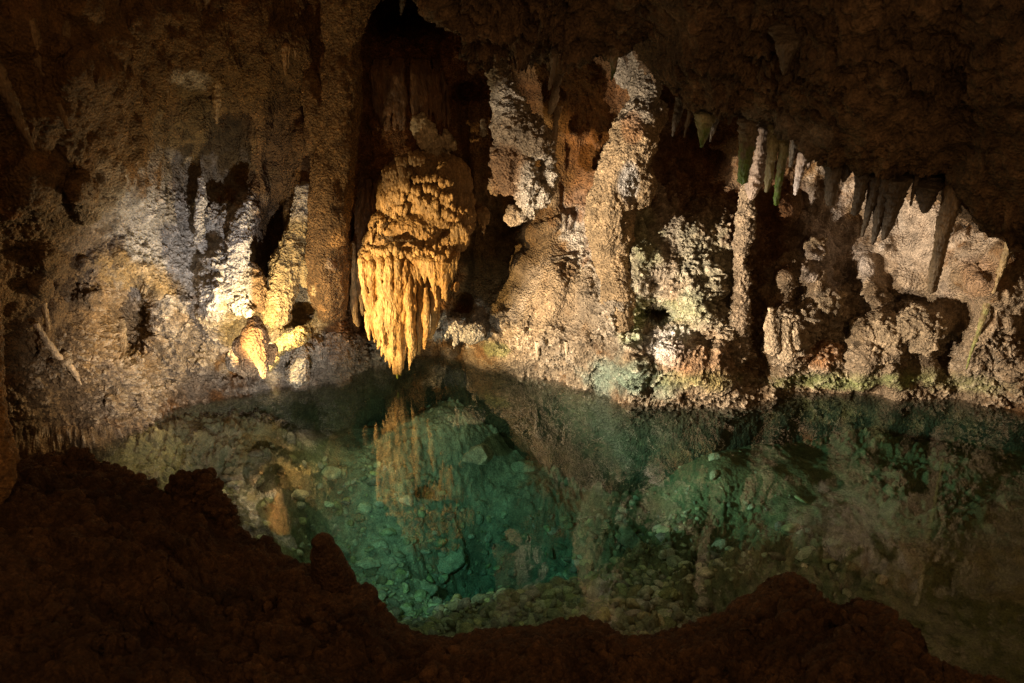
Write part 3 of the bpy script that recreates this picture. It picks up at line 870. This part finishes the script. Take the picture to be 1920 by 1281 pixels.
form("crusted_ridge", "narrow white crusted ridge running down the left wall to the glow", "ridge",
     [('t', [(462, 380, 8.3, 5), (455, 410, 8.2, 14), (452, 450, 8.15, 20), (446, 500, 8.1, 17), (440, 540, 8.05, 15), (450, 575, 7.95, 17), (468, 588, 7.9, 10)]), ('b', (478, 540, 8.15, 16, 46, 20, 0))],
     lambda px, py, P: patch(WHITE * .92 * np.ones((len(P), 3)), smooth(466, 476, px), np.array([.34, .22, .11])), voxel=.013, amp=(.03, .02), low=.04, seed=11)
form("hooked_ridge", "thin white hook shaped ridge on the upper part of the lit left wall", "ridge",
     [('t', [(378, 335, 8.35, 4), (377, 370, 8.25, 7), (373, 410, 8.2, 9), (376, 450, 8.15, 9), (384, 470, 8.15, 7), (398, 468, 8.2, 4)])], WHITE * .85, voxel=.011, amp=(.012, .012), low=.02, seed=12)
form("niche_rib", "orange rib of rock in the tall dark cleft", "ridge",
     [('t', [(566, 350, 8.75, 10), (566, 400, 8.7, 18), (560, 450, 8.65, 22), (545, 500, 8.5, 28), (525, 550, 8.35, 30), (520, 600, 8.2, 24)]), ('b', (600, 540, 8.4, 16, 18, 12)), ('b', (575, 510, 8.5, 20, 30, 16))],
     lambda px, py, P: patch(np.array([.60, .44, .20]) * np.ones((len(P), 3)), 1 - smooth(395, 425, py), PALE), voxel=.013, amp=(.022, .016), low=.06, seed=13)
bpy.data.objects["niche_rib"]["label"] = "orange lit rib of rock in the tall dark cleft left of the brown pillar"
for i, (x, y, Y, rx, ry, lab) in enumerate([
        (1532, 465, 7.4, 15, 20, "pale round knob sticking out of the right wall beside a dark hollow"),
        (1640, 640, 7.6, 52, 44, "large rounded boulder of crusted rock low on the right wall"),
        (1728, 618, 7.5, 42, 40, "second rounded crusted boulder, right of the largest one low on the right wall"),
        (1548, 588, 7.7, 34, 34, "crusted lump of rock left of the large rounded boulder low on the right wall")]):
    Y = wall_y(x, y) + .03
    bl = [('b', (x + RNG.uniform(-.5, .5) * rx, y + RNG.uniform(-.55, .5) * ry, Y + RNG.uniform(0, .1), rx * RNG.uniform(.35, .7), ry * RNG.uniform(.3, .6), rx * RNG.uniform(.5, .8), RNG.uniform(-1, 1))) for _ in range(9)]
    form("crusted_boulder", lab, "boulder", bl, np.array([.46, .35, .22]), amp=(.045, .026), low=.07, seed=20 + i)
for i, (x, y0, y1, r, lab) in enumerate([(1446, 578, 655, 10, "leftmost upright finger of rock in the dark hollow of the right wall"), (1472, 598, 668, 13, "thicker finger of rock right of the leftmost one by the dark hollow"),
                                         (1490, 606, 650, 8, "smallest finger of rock at the edge of the dark hollow")]):
    form("rock_finger", lab, "stalagmite", [('t', [(x, y0, 7.65, r * .6), (x - 1, (y0 + y1) / 2, 7.6, r), (x + 2, y1, 7.6, r * 1.2)])], np.array([.48, .37, .24]), voxel=.011, amp=(.012, .012), low=.02, seed=30 + i)
form("water_edge_rock", "white fringed rock behind the point of the flowstone at the water", "rock",
     [('b', (852, 612, 8.8, 24, 14, 20)), ('b', (885, 626, 8.75, 24, 18, 18)), ('b', (832, 624, 8.8, 14, 9, 12))] + [('t', [(x, 622, 8.68, 2.6), (x, 622 + l * .6, 8.68, 2), (x, 622 + l, 8.68, .6)]) for x, l in ((816, 18), (822, 16), (829, 18), (836, 15), (842, 14), (852, 32), (857, 24), (864, 18))],
     WHITE * .92, voxel=.009, amp=(.018, .014), ks=(.06, .03), low=.02, seed=33)
form("small_drapery", "small fringed drapery hanging free right of the flowstone domes", "drapery",
     [('b', (906, 397, 8.75, 9, 9, 8))] + [('t', [(x, 398, 8.7, 3), (x + 1, 398 + l * .6, 8.7, 2.4), (x + (905 - x) * .2, 398 + l, 8.7, .7)]) for x, l in ((899, 26), (903, 40), (907, 46), (911, 34), (915, 24), (918, 16))],
     HONEY2, voxel=.009, amp=(.006, .006), low=.01, mat=M_FLOW, seed=34)
form("small_pendant", "tiny pale knob hanging alone against the dark wall left of the pale pendant", "stalactite",
     [('t', [(906, 226, 8.9, 3), (907, 238, 8.85, 6), (906, 252, 8.85, 7)])], PALE, voxel=.010, amp=(.012, .01), low=.02, seed=35)
form("edge_spire", "orange rock spire at the far left edge of the photo", "rock",
     [('t', [(-40, 540, 4.6, 30), (-36, 640, 4.5, 32), (-32, 740, 4.4, 38), (-30, 820, 4.3, 44), (-22, 890, 4.2, 44), (-30, 940, 4.1, 26)])], np.array([.36, .20, .07]), voxel=.012, amp=(.014, .01), low=.04, seed=36)


# ------------------------------------------------------------------ stalactites
def drip_mesh(name, path, col, tipcol=None, rough=.008, seed=0, crusty=0.0, flat=1.0):
    path = np.asarray(path, float)
    L = np.r_[0, np.cumsum(np.hypot(np.diff(path[:, 0]), np.diff(path[:, 1])))]
    n = max(16, int(L[-1] / 1.6))
    s = np.linspace(0, L[-1], n)
    q = np.stack([np.interp(s, L, path[:, k]) for k in range(4)], -1)
    for _ in range(6): q[1:-1] = (q[:-2] + 2 * q[1:-1] + q[2:]) / 4
    k = q[:, 2] / (CP * FPX)
    c = at(q[:, 0], q[:, 1], q[:, 2]); r = q[:, 3] * k * (1 + .3 * np.exp(-s / (6 + q[0, 3] * 1.2)))
    seg = 28
    a = np.arange(seg) * 2 * math.pi / seg
    P = c[:, None] + r[:, None, None] * np.stack([np.cos(a), np.sin(a) * flat, 0 * a], -1)[None]
    P = P.reshape(-1, 3)
    Nn = np.tile(np.stack([np.cos(a), np.sin(a), 0 * a], -1), (n, 1))
    S = np.array([1, 1, .3])
    rr = np.repeat(r, seg)
    kk = knobs(P, .035, 140 + seed)
    P = P + Nn * ((.30 * fbm(P * 14 * S, 3, 141 + seed) + .22 * fbm(P * np.array([6, 6, 34]), 3, 143 + seed) + .18 * fbm(P * 45, 2, 146 + seed)) * rr + crusty * kk)[:, None]
    P = np.concatenate([P, c[-1:] + np.array([[0, 0, -r[-1] * .7]]), c[:1]])
    idx = np.arange(n * seg).reshape(n, seg)
    F = np.stack([idx[:-1], np.roll(idx[:-1], -1, 1), np.roll(idx[1:], -1, 1), idx[1:]], -1).reshape(-1, 4)
    cp = np.stack([idx[-1], np.full(seg, n * seg), np.full(seg, n * seg), np.roll(idx[-1], -1)], -1)
    T = np.stack([idx[-1], np.roll(idx[-1], -1), np.full(seg, n * seg)], -1)
    f = np.repeat(s / L[-1], seg); f = np.r_[f, 1, 0]
    cc = np.asarray(col) * (1 + .5 * fbm(P * np.array([12, 12, 5]), 3, 144 + seed)[:, None])
    if tipcol is not None: cc = patch(cc, smooth(.35, .95, f + .35 * fbm(P * 22, 3, 149)) * .95, tipcol)
    me = bpy.data.meshes.new(name)
    me.from_pydata(P.tolist(), [], F.tolist() + T.tolist())
    me.polygons.foreach_set("use_smooth", np.ones(len(me.polygons), bool))
    set_col(me, np.clip(cc, .01, .9)); me.materials.append(M_FLOW)
    o = bpy.data.objects.new(name, me); COL.objects.link(o)
    return o


GREY = np.array([.16, .125, .085]); OLIVE = np.array([.30, .28, .16]); MOSS = np.array([.11, .21, .03]); PINK = np.array([.55, .42, .33])  # dark multiples of GREY put shade into the unlit right stalactites
CG, LG = "stalactites hanging from the right ceiling edge", "stalactites on the upper left wall"
STAL = [
    ([(1322, 215, 6.1, 15), (1320, 240, 6.1, 11), (1317, 262, 6.1, 6), (1315, 276, 6.1, 2)], OLIVE, MOSS * .8, "short thick stalactite with a green tip, the leftmost under the right ceiling edge", CG),
    ([(1404, 225, 5.9, 15), (1401, 270, 5.9, 13), (1396, 310, 5.9, 11), (1392, 341, 5.9, 8)], GREY * 1.3, MOSS, "thick grey stalactite with a dark green lower half", CG),
    ([(1430, 240, 6.5, 8), (1424, 300, 6.5, 12), (1412, 350, 6.5, 12), (1408, 372, 6.5, 5)], PINK, None, "knobbly pinkish stalactite right behind the thick green ended one", CG),
    ([(1452, 238, 6.0, 9), (1448, 290, 6.0, 8), (1441, 335, 6.0, 6), (1437, 360, 6.0, 2)], OLIVE * 1.2, OLIVE, "olive tapering stalactite in the middle of the right cluster", CG),
    ([(1473, 240, 5.9, 8), (1467, 300, 5.9, 7), (1459, 350, 5.9, 5.5), (1455, 383, 5.9, 4)], OLIVE * 1.25, MOSS * 1.3, "long thin stalactite ending in bright green", CG),
    ([(1492, 245, 6.2, 8), (1488, 275, 6.2, 6), (1482, 312, 6.2, 3)], GREY * 1.2, None, "thin grey stalactite just right of the bright green ended one", CG),
    ([(1509, 285, 6.4, 9), (1502, 315, 6.4, 8), (1495, 345, 6.4, 5), (1491, 364, 6.4, 3.5)], PINK * 1.1, np.array([.62, .55, .52]), "pale pinkish stalactite with a whitish blunt tip", CG),
    ([(1524, 270, 6.4, 6), (1518, 300, 6.4, 4), (1514, 318, 6.4, 1.5)], PINK * .8, None, "short pointed stalactite beside the pale pinkish one", CG),
    ([(1570, 260, 5.4, 22), (1564, 310, 5.4, 14), (1559, 350, 5.4, 10), (1555, 383, 5.4, 6)], GREY * .6, None, "dark stout stalactite standing out against the pale right wall, leftmost of the dark ones", CG),
    ([(1590, 300, 5.6, 10), (1586, 325, 5.6, 7), (1581, 341, 5.6, 2)], GREY * .7, None, "short dark stub between the two stout dark stalactites", CG),
    ([(1622, 310, 5.4, 12), (1614, 350, 5.4, 10), (1607, 385, 5.4, 8), (1602, 401, 5.4, 6)], GREY * .7, None, "dark blunt stalactite, second of the dark stout ones", CG),
    ([(1642, 330, 5.5, 10), (1632, 380, 5.5, 7), (1621, 425, 5.5, 4), (1616, 444, 5.5, 1.5)], GREY * .7, None, "long dark pointed stalactite left of the longest pair", CG),
    ([(1660, 330, 5.4, 12), (1650, 390, 5.4, 9), (1641, 440, 5.4, 5), (1636, 458, 5.4, 2)], GREY * .65, None, "longest dark pointed stalactite of the dense group of three", CG),
    ([(1684, 340, 5.4, 18), (1670, 400, 5.4, 12), (1660, 438, 5.4, 6), (1655, 450, 5.4, 2)], GREY * .65, None, "broad dark stalactite at the right of the dense group", CG),
    ([(1738, 350, 5.3, 20), (1736, 378, 5.3, 12), (1732, 398, 5.3, 4)], GREY * .7, None, "dark blunt knob between the dense group and the longest stalactite", CG),
    ([(1793, 330, 5.3, 16), (1781, 385, 5.3, 13), (1766, 450, 5.3, 12), (1754, 510, 5.3, 11), (1746, 546, 5.3, 8)], np.array([.26, .19, .11]), None, "very long leaning stalactite, the longest under the right ceiling", CG),
    ([(1480, 30, 5.1, 26), (1477, 80, 5.0, 18), (1472, 120, 5.0, 8), (1469, 140, 5.0, 2)], GREY * .75, None, "broad grey stalactite on the dark ceiling face near the top", "stalactites on the dark ceiling"),
    ([(1040, 105, 6.3, 6), (1036, 140, 6.3, 4), (1030, 168, 6.3, 2)], GREY * 1.2, None, "thin grey stalactite under the ceiling above the pale pendant", "stalactites on the dark ceiling"),
    ([(1152, 105, 6.3, 7), (1150, 132, 6.3, 4), (1147, 150, 6.3, 1.5)], GREY * 1.3, MOSS * .5, "short stalactite left of the cream column top", "stalactites on the dark ceiling"),
    ([(758, -30, 8.6, 6), (755, 5, 8.6, 4), (752, 28, 8.6, 1.5)], GREY * 1.3, None, "thin lone stalactite in the black opening above the flowstone", "stalactites on the dark ceiling"),
    ([(1042, 165, 8.6, 5), (1038, 190, 8.6, 8), (1032, 212, 8.6, 4)], PALE * .8, None, "little crusted pendant between the pale pendant and the ceiling", "stalactites on the dark ceiling"),
    ([(1043, 225, 8.5, 4), (1040, 260, 8.5, 5), (1035, 300, 8.5, 4)], TAN, None, "slim crusted stalactite along the right side of the pale pendant", "stalactites on the dark ceiling"),
    ([(396, -30, 6.9, 16), (394, 30, 6.9, 11), (392, 60, 6.9, 5), (391, 78, 6.9, 1.5)], np.array([.30, .20, .10]), None, "pointed stalactite at the top left, left one of a pair", LG),
    ([(424, -30, 6.9, 15), (420, 40, 6.9, 9), (414, 80, 6.9, 6), (411, 100, 6.9, 3)], np.array([.32, .22, .11]), None, "stalactite at the top left, right one of a pair and longer", LG),
    ([(532, 85, 7.5, 7), (533, 115, 7.5, 4), (535, 141, 7.5, 1)], np.array([.36, .22, .10]), None, "longest slim stalactite of the small row under the upper left ledge", LG),
    ([(541, 82, 7.5, 4), (541, 108, 7.5, 2.5), (540, 128, 7.5, .8)], np.array([.36, .22, .10]), None, "second slim stalactite close beside the longest of the small row", LG),
    ([(554, 78, 7.5, 5), (554, 96, 7.5, 4), (553, 112, 7.5, 1)], np.array([.36, .22, .10]), None, "middle short stalactite of the small row under the upper left ledge", LG),
    ([(577, 70, 7.5, 7), (576, 90, 7.5, 5), (575, 106, 7.5, 1.5)], np.array([.40, .27, .13]), None, "stubby rightmost stalactite of the small row under the upper left ledge", LG),
    ([(312, 140, 7.9, 3), (313, 170, 7.9, 2.2), (314, 196, 7.9, .8)], np.array([.28, .18, .08]), None, "hair thin stalactite over the brown dome on the left", LG),
    ([(408, 150, 7.8, 9), (408, 190, 7.8, 7), (406, 232, 7.8, 1.5)], np.array([.30, .20, .09]), None, "brown stalactite at the right of the brown dome on the left", LG),
    ([(592, 160, 7.9, 14), (590, 195, 7.9, 10), (588, 220, 7.9, 3)], np.array([.30, .17, .07]), None, "brown bulbous stalactite on the left side of the broad pillar", LG),
    ([(46, 40, 6.3, 14), (75, 110, 6.3, 12), (105, 180, 6.3, 9), (128, 242, 6.3, 3)], np.array([.20, .13, .06]), None, "long leaning drapery at the upper left corner, right one of the pair", LG),
    ([(-20, 100, 6.1, 12), (15, 180, 6.1, 12), (40, 235, 6.1, 9), (62, 280, 6.1, 3)], np.array([.20, .13, .06]), None, "long leaning drapery at the upper left corner, left one of the pair", LG),
    ([(118, -20, 6.6, 10), (122, 80, 6.6, 7), (124, 160, 6.6, 5), (125, 225, 6.6, 2)], np.array([.22, .14, .06]), None, "very long thin vertical stalactite at the upper left", LG),
    ([(66, 606, 7.0, 4), (88, 640, 6.95, 6), (108, 668, 6.9, 6), (130, 684, 6.9, 5.5), (142, 704, 6.85, 5), (152, 722, 6.85, 1.5)], np.array([.46, .33, .20]), None, "crooked pale stalactite bending down the lower left wall", None),
    ([(80, 560, 7.1, 4), (86, 590, 7.05, 4), (92, 618, 7.0, 3)], np.array([.40, .26, .12]), None, "small brown stalactite above the crooked pale one", None),
    ([(226, 596, 7.2, 5), (229, 625, 7.15, 7), (230, 650, 7.15, 6), (232, 669, 7.15, 1.5)], np.array([.62, .46, .28]), None, "short pale stalactite inside the round orange hollow on the left", None),
    ([(1893, 450, 6.6, 5), (1876, 510, 6.6, 6), (1851, 570, 6.6, 6), (1836, 620, 6.6, 4), (1821, 660, 6.6, 2.4), (1812, 692, 6.6, 1)], np.array([.24, .17, .08]), np.array([.28, .30, .10]), "long leaning rope like stalactite near the right edge with a greenish end", None),
    ([(1898, 462, 6.65, 5), (1880, 500, 6.65, 4), (1862, 550, 6.65, 2)], np.array([.34, .24, .11]), None, "thin strand alongside the long rope like stalactite", None),
    ([(1008, 640, 7.75, 4), (1008, 660, 7.75, 4), (1007, 675, 7.75, 1.5)], np.array([.55, .43, .28]), None, "tiny stalactite over the small cave mouth at the water line", None),
    ([(1062, 640, 7.75, 3), (1062, 655, 7.75, 3), (1062, 672, 7.75, 1)], np.array([.55, .43, .28]), None, "tiny stalactite right of the small cave mouth at the water line", None),
]
def rim_y(px):
    return 6.6 - 1.0 * float(smooth(900, 1900, px))


FR = ["tiny stalactite at the left start of the right ceiling fringe, beside the cream column", "second tiny stalactite from the cream column in the right ceiling fringe", "small stalactite just right of the green tipped short thick one",
      "small dark stalactite left of the thick grey one with the dark green lower half", "dark stub between the thick green ended stalactite and the pinkish one", "small dark stalactite between the olive one and the bright green ended one",
      "little stub right of the pale pinkish stalactites", "small dark stalactite hard against the left side of the stout dark one", "dark stub hard against the left side of the second stout dark stalactite",
      "small stalactite at the left flank of the broad dark one", "first small stub right of the broad dark stalactite", "second small stub right of the broad dark stalactite",
      "small dark stub just left of the very long leaning stalactite", "small dark stub just right of the very long leaning stalactite"]
for i in range(14):
    x = [1275, 1295, 1345, 1372, 1418, 1462, 1534, 1546, 1598, 1678, 1704, 1720, 1760, 1806][i] + RNG.uniform(-3, 3)
    y = float(np.interp(x, RIM[:, 0], RIM[:, 1])); l = RNG.uniform(18, 60); r = RNG.uniform(4, 9)
    STAL.append(([(x + 6, y - 30, 6.0 if i % 2 else 6.3, r), (x + 2, y, 6.0 if i % 2 else 6.3, r * .9), (x - l * .12, y + l * .6, 6.0, r * .5), (x - l * .2, y + l, 6.0, 1)], GREY * .75, None,
                 FR[i], CG))
for i, (path, col, tip_, lab, grp) in enumerate(STAL):
    path = np.array(path, float)
    if grp == CG:
        path[:, 2] = rim_y(path[0, 0]) + .12 + (.35 if path[0, 2] > 6.15 else 0)
    elif grp == "stalactites on the dark ceiling" and path[0, 2] < 6:
        path[:, 2] += .33; path[0, 2] += .3; path[0, 3] *= 1.3
    elif grp is None:
        f = np.linspace(0, 1, len(path))
        path[:, 2] = wall_y(*path[0, :2]) * (1 - f) + wall_y(*path[-1, :2]) * f - .03
        path[:, 2] += min(0, min(wall_y(a, b) - y for a, b, y, _ in path)) - .02
    elif grp == LG:
        path[:, 2] += wall_y(path[0, 0], path[0, 1]) - path[0, 2] + .02
    if grp is not None:       # the root reaches up into the rock it hangs from
        a0 = path[0].copy(); path = np.vstack([[a0[0] + 5, a0[1] - 26, a0[2] + .22, a0[3] * 1.25], path])
    o = drip_mesh("stalactite", path, col, tip_, seed=i * 3, crusty=.006 if path[0, 2] > 6 else .004)
    tag(o, lab, "stalactite", grp)

# ------------------------------------------------------------------ near bank things
BRK = np.array([.12, .063, .027])
for name, lab, cat, prims, am in [
    ("stalagmite", "dark rounded stalagmite standing on the near bank against the green pool", "stalagmite",
     [('t', [(596, 1010, 4.24, 22), (601, 1034, 4.24, 28), (609, 1062, 4.24, 33), (618, 1092, 4.24, 40), (624, 1125, 4.24, 48)])], (.006, .006)),
    ("knobbly_boulder", "dark knobbly boulder with a ragged crest on the left near bank", "boulder",
     [('b', (352, 930, 4.55, 36, 42, 30)), ('b', (392, 945, 4.5, 26, 50, 26)), ('b', (320, 965, 4.5, 40, 40, 30)), ('b', (415, 975, 4.4, 24, 44, 26)), ('b', (430, 1010, 4.3, 24, 36, 24)), ('b', (375, 905, 4.6, 20, 20, 18))], (.05, .03)),
    ("knobbly_boulder", "dark low boulder at the corner where the left bank meets the wall", "boulder",
     [('b', (150, 872, 5.0, 26, 26, 22)), ('b', (205, 900, 4.9, 40, 26, 26)), ('b', (255, 920, 4.8, 30, 20, 22)), ('b', (90, 890, 5.0, 50, 30, 26))], (.05, .03)),
    ("bank_boulder", "reddish brown pointed boulder on the near bank right of centre", "boulder",
     [('b', (1475, 1110, 3.75, 34, 36, 30)), ('b', (1450, 1140, 3.7, 50, 36, 34)), ('b', (1510, 1150, 3.65, 50, 36, 34)), ('b', (1400, 1160, 3.65, 46, 30, 30))], (.02, .014)),
    ("bank_boulder", "reddish brown rounded boulder right of the pointed one on the near bank", "boulder",
     [('b', (1620, 1160, 3.6, 40, 34, 30)), ('b', (1655, 1190, 3.5, 34, 40, 28)), ('b', (1580, 1180, 3.55, 40, 30, 28))], (.02, .014)),
    ("bank_boulder", "small reddish brown rock poking up at the middle of the near bank", "boulder",
     [('b', (1090, 1172, 3.6, 20, 18, 16)), ('b', (1120, 1184, 3.55, 26, 14, 16))], (.018, .012)),
]:
    if name != "stalagmite":
        off = prims[0][1][2] - bank_y(*prims[0][1][:2])
        prims = [(k, (a[0], a[1], a[2] - off) + tuple(a[3:])) for k, a in prims]
    form(name, lab, cat, prims, BRK, voxel=.010, amp=am, ks=(.07, .035), low=.03, mat=M_BANK, seed=40)

# ------------------------------------------------------------------ stones on the pool bed
def bed_point(px, py):
    z = 0.0
    for _ in range(12):
        p = at_z(px, py, z); 
        i = int(np.clip(np.searchsorted(gy, p[1]), 0, len(gy) - 1)); j = int(np.clip(np.searchsorted(gx, p[0]), 0, len(gx) - 1))
        z = float(BZ[i, j])
    return at_z(px, py, z)


def stone(c, r, seed, squash=.6):
    V, T = ico(4)
    rg = np.random.default_rng(seed)
    V = V.copy()
    for _ in range(9):                       # chip flat faces
        d = rg.normal(size=3); d /= np.linalg.norm(d)
        h = V @ d; cut = rg.uniform(.55, .85)
        V -= np.clip(h - cut, 0, None)[:, None] * d
    V = V * np.array([rg.uniform(.9, 1.4), rg.uniform(.8, 1.2), squash]) * r
    a = rg.uniform(0, 6.28)
    V = np.stack([V[:, 0] * math.cos(a) - V[:, 1] * math.sin(a), V[:, 0] * math.sin(a) + V[:, 1] * math.cos(a), V[:, 2]], -1)
    return V + c, T


STONES = [(665, 965, 24, "squarish pale stone on the pool floor under the flowstone reflection"), (640, 1000, 14, "small flat stone left of the squarish stone on the pool floor"), (845, 985, 32, "large flat topped pale block on the pool floor"),
          (880, 990, 22, "dark sided block touching the large flat topped one under water"), (790, 1105, 30, "big pale stone nearest the bank on the pool floor"), (710, 1022, 18, "round stone midway between the bank and the squarish stone"),
          (835, 1050, 40, "broad low mound of stone in the lit middle of the pool floor"), (690, 1060, 20, "yellowish stone near the rounded stalagmite under water"), (935, 1110, 20, "yellowish stone on the pool floor right of the biggest pale stone"),
          (1020, 1000, 26, "olive stone on the dim right part of the pool floor"), (560, 930, 18, "stone in the shadow below the left shelf under water"), (760, 940, 18, "flat stone among the reddish flecks on the pool floor"),
          (960, 960, 20, "teal tinted stone at the edge of the deep part"), (620, 890, 20, "teal tinted slab left of the flowstone reflection"), (900, 860, 34, "large dark teal boulder in the deep part below the wall"),
          (980, 880, 22, "smaller dark teal boulder right of the large one in the deep part"), (1180, 1010, 26, "green flat stone towards the right of the pool floor"), (1260, 1060, 22, "green stone just off the near bank on the right")]
for i, (px, py, r, lab) in enumerate(STONES):
    p = bed_point(px, py); rw = r * p[1] / (CP * FPX)
    V, T = stone(p + np.array([0, 0, rw * .15]), rw, 200 + i)
    V = p + (V - p) * (1 + .38 * fbm(V * 7, 4, 5, .6)[:, None])
    c = np.array([.46, .40, .25]) * RNG.uniform(.8, 1.25) * (1 + .4 * fbm(V * 7, 3, 8)[:, None])
    o = mesh_from("submerged_stone", V, T, M_BED, None, np.clip(c, .02, .8), True)
    tag(o, lab, "stone", "stones on the pool floor")
VV, TT, CCc, n0 = [], [], [], 0
for i in range(9500):
    bx, by = RNG.normal(-.35, 1.25), RNG.uniform(4.0, 8.0)
    if abs(bx) > 3.2 or RNG.random() > .35 + .65 * (1 - float(smooth(5.2, 7.4, by))): continue
    p = np.array([bx, by, BZ[int(np.searchsorted(gy, by)), int(np.searchsorted(gx, bx))]])
    if p[2] > -.12: continue
    rw = .012 + .055 * RNG.random() ** 2.6
    Vi, Ti = ico(2)
    V0 = Vi.copy()
    for _ in range(5):
        d = RNG.normal(size=3); d /= np.linalg.norm(d)
        V0 -= np.clip(V0 @ d - RNG.uniform(.45, .8), 0, None)[:, None] * d
    V0 = V0 @ (RNG.normal(size=(3, 3)) * .22 + np.eye(3)) * rw * np.array([1.25, 1.1, .95]) + p + np.array([0, 0, rw * .3])
    VV.append(V0); TT.append(Ti + n0); n0 += len(V0)
    CCc.append(np.ones((len(V0), 3)) * np.array([.44, .39, .24]) * RNG.uniform(.5, 1.4) * np.array([1, RNG.uniform(.85, 1.05), RNG.uniform(.7, 1.1)]))
peb = mesh_from("pool_rubble", np.concatenate(VV), np.concatenate(TT), M_BED, None, np.concatenate(CCc), False)
tag(peb, "scatter of pale broken pebbles over the lit middle of the pool floor", "rubble", None, 'stuff')

VV, TT, CCc, n0 = [], [], [], 0
for i in range(700):
    k = int(RNG.integers(0, len(BK2)))
    p = BK2[k]
    if not (2.2 < p[1] < 5.2 and abs(p[0]) < 3.5 and NB[k, 2] > .5): continue
    rw = .007 + .03 * RNG.random() ** 3
    V0 = ico(2)[0].copy()
    for _ in range(6):
        d = RNG.normal(size=3); d /= np.linalg.norm(d)
        V0 -= np.clip(V0 @ d - RNG.uniform(.45, .8), 0, None)[:, None] * d
    V0 = V0 @ (RNG.normal(size=(3, 3)) * .2 + np.eye(3)) * rw + p + np.array([0, 0, rw * .3])
    VV.append(V0); TT.append(ico(2)[1] + n0); n0 += len(V0)
    CCc.append(np.ones((len(V0), 3)) * np.array([.15, .08, .036]) * RNG.uniform(.6, 1.3))
brb = mesh_from("bank_rubble", np.concatenate(VV), np.concatenate(TT), M_BANK, None, np.concatenate(CCc), False)
tag(brb, "dark reddish brown crumbs of rock strewn over the near bank", "rubble", None, 'stuff')
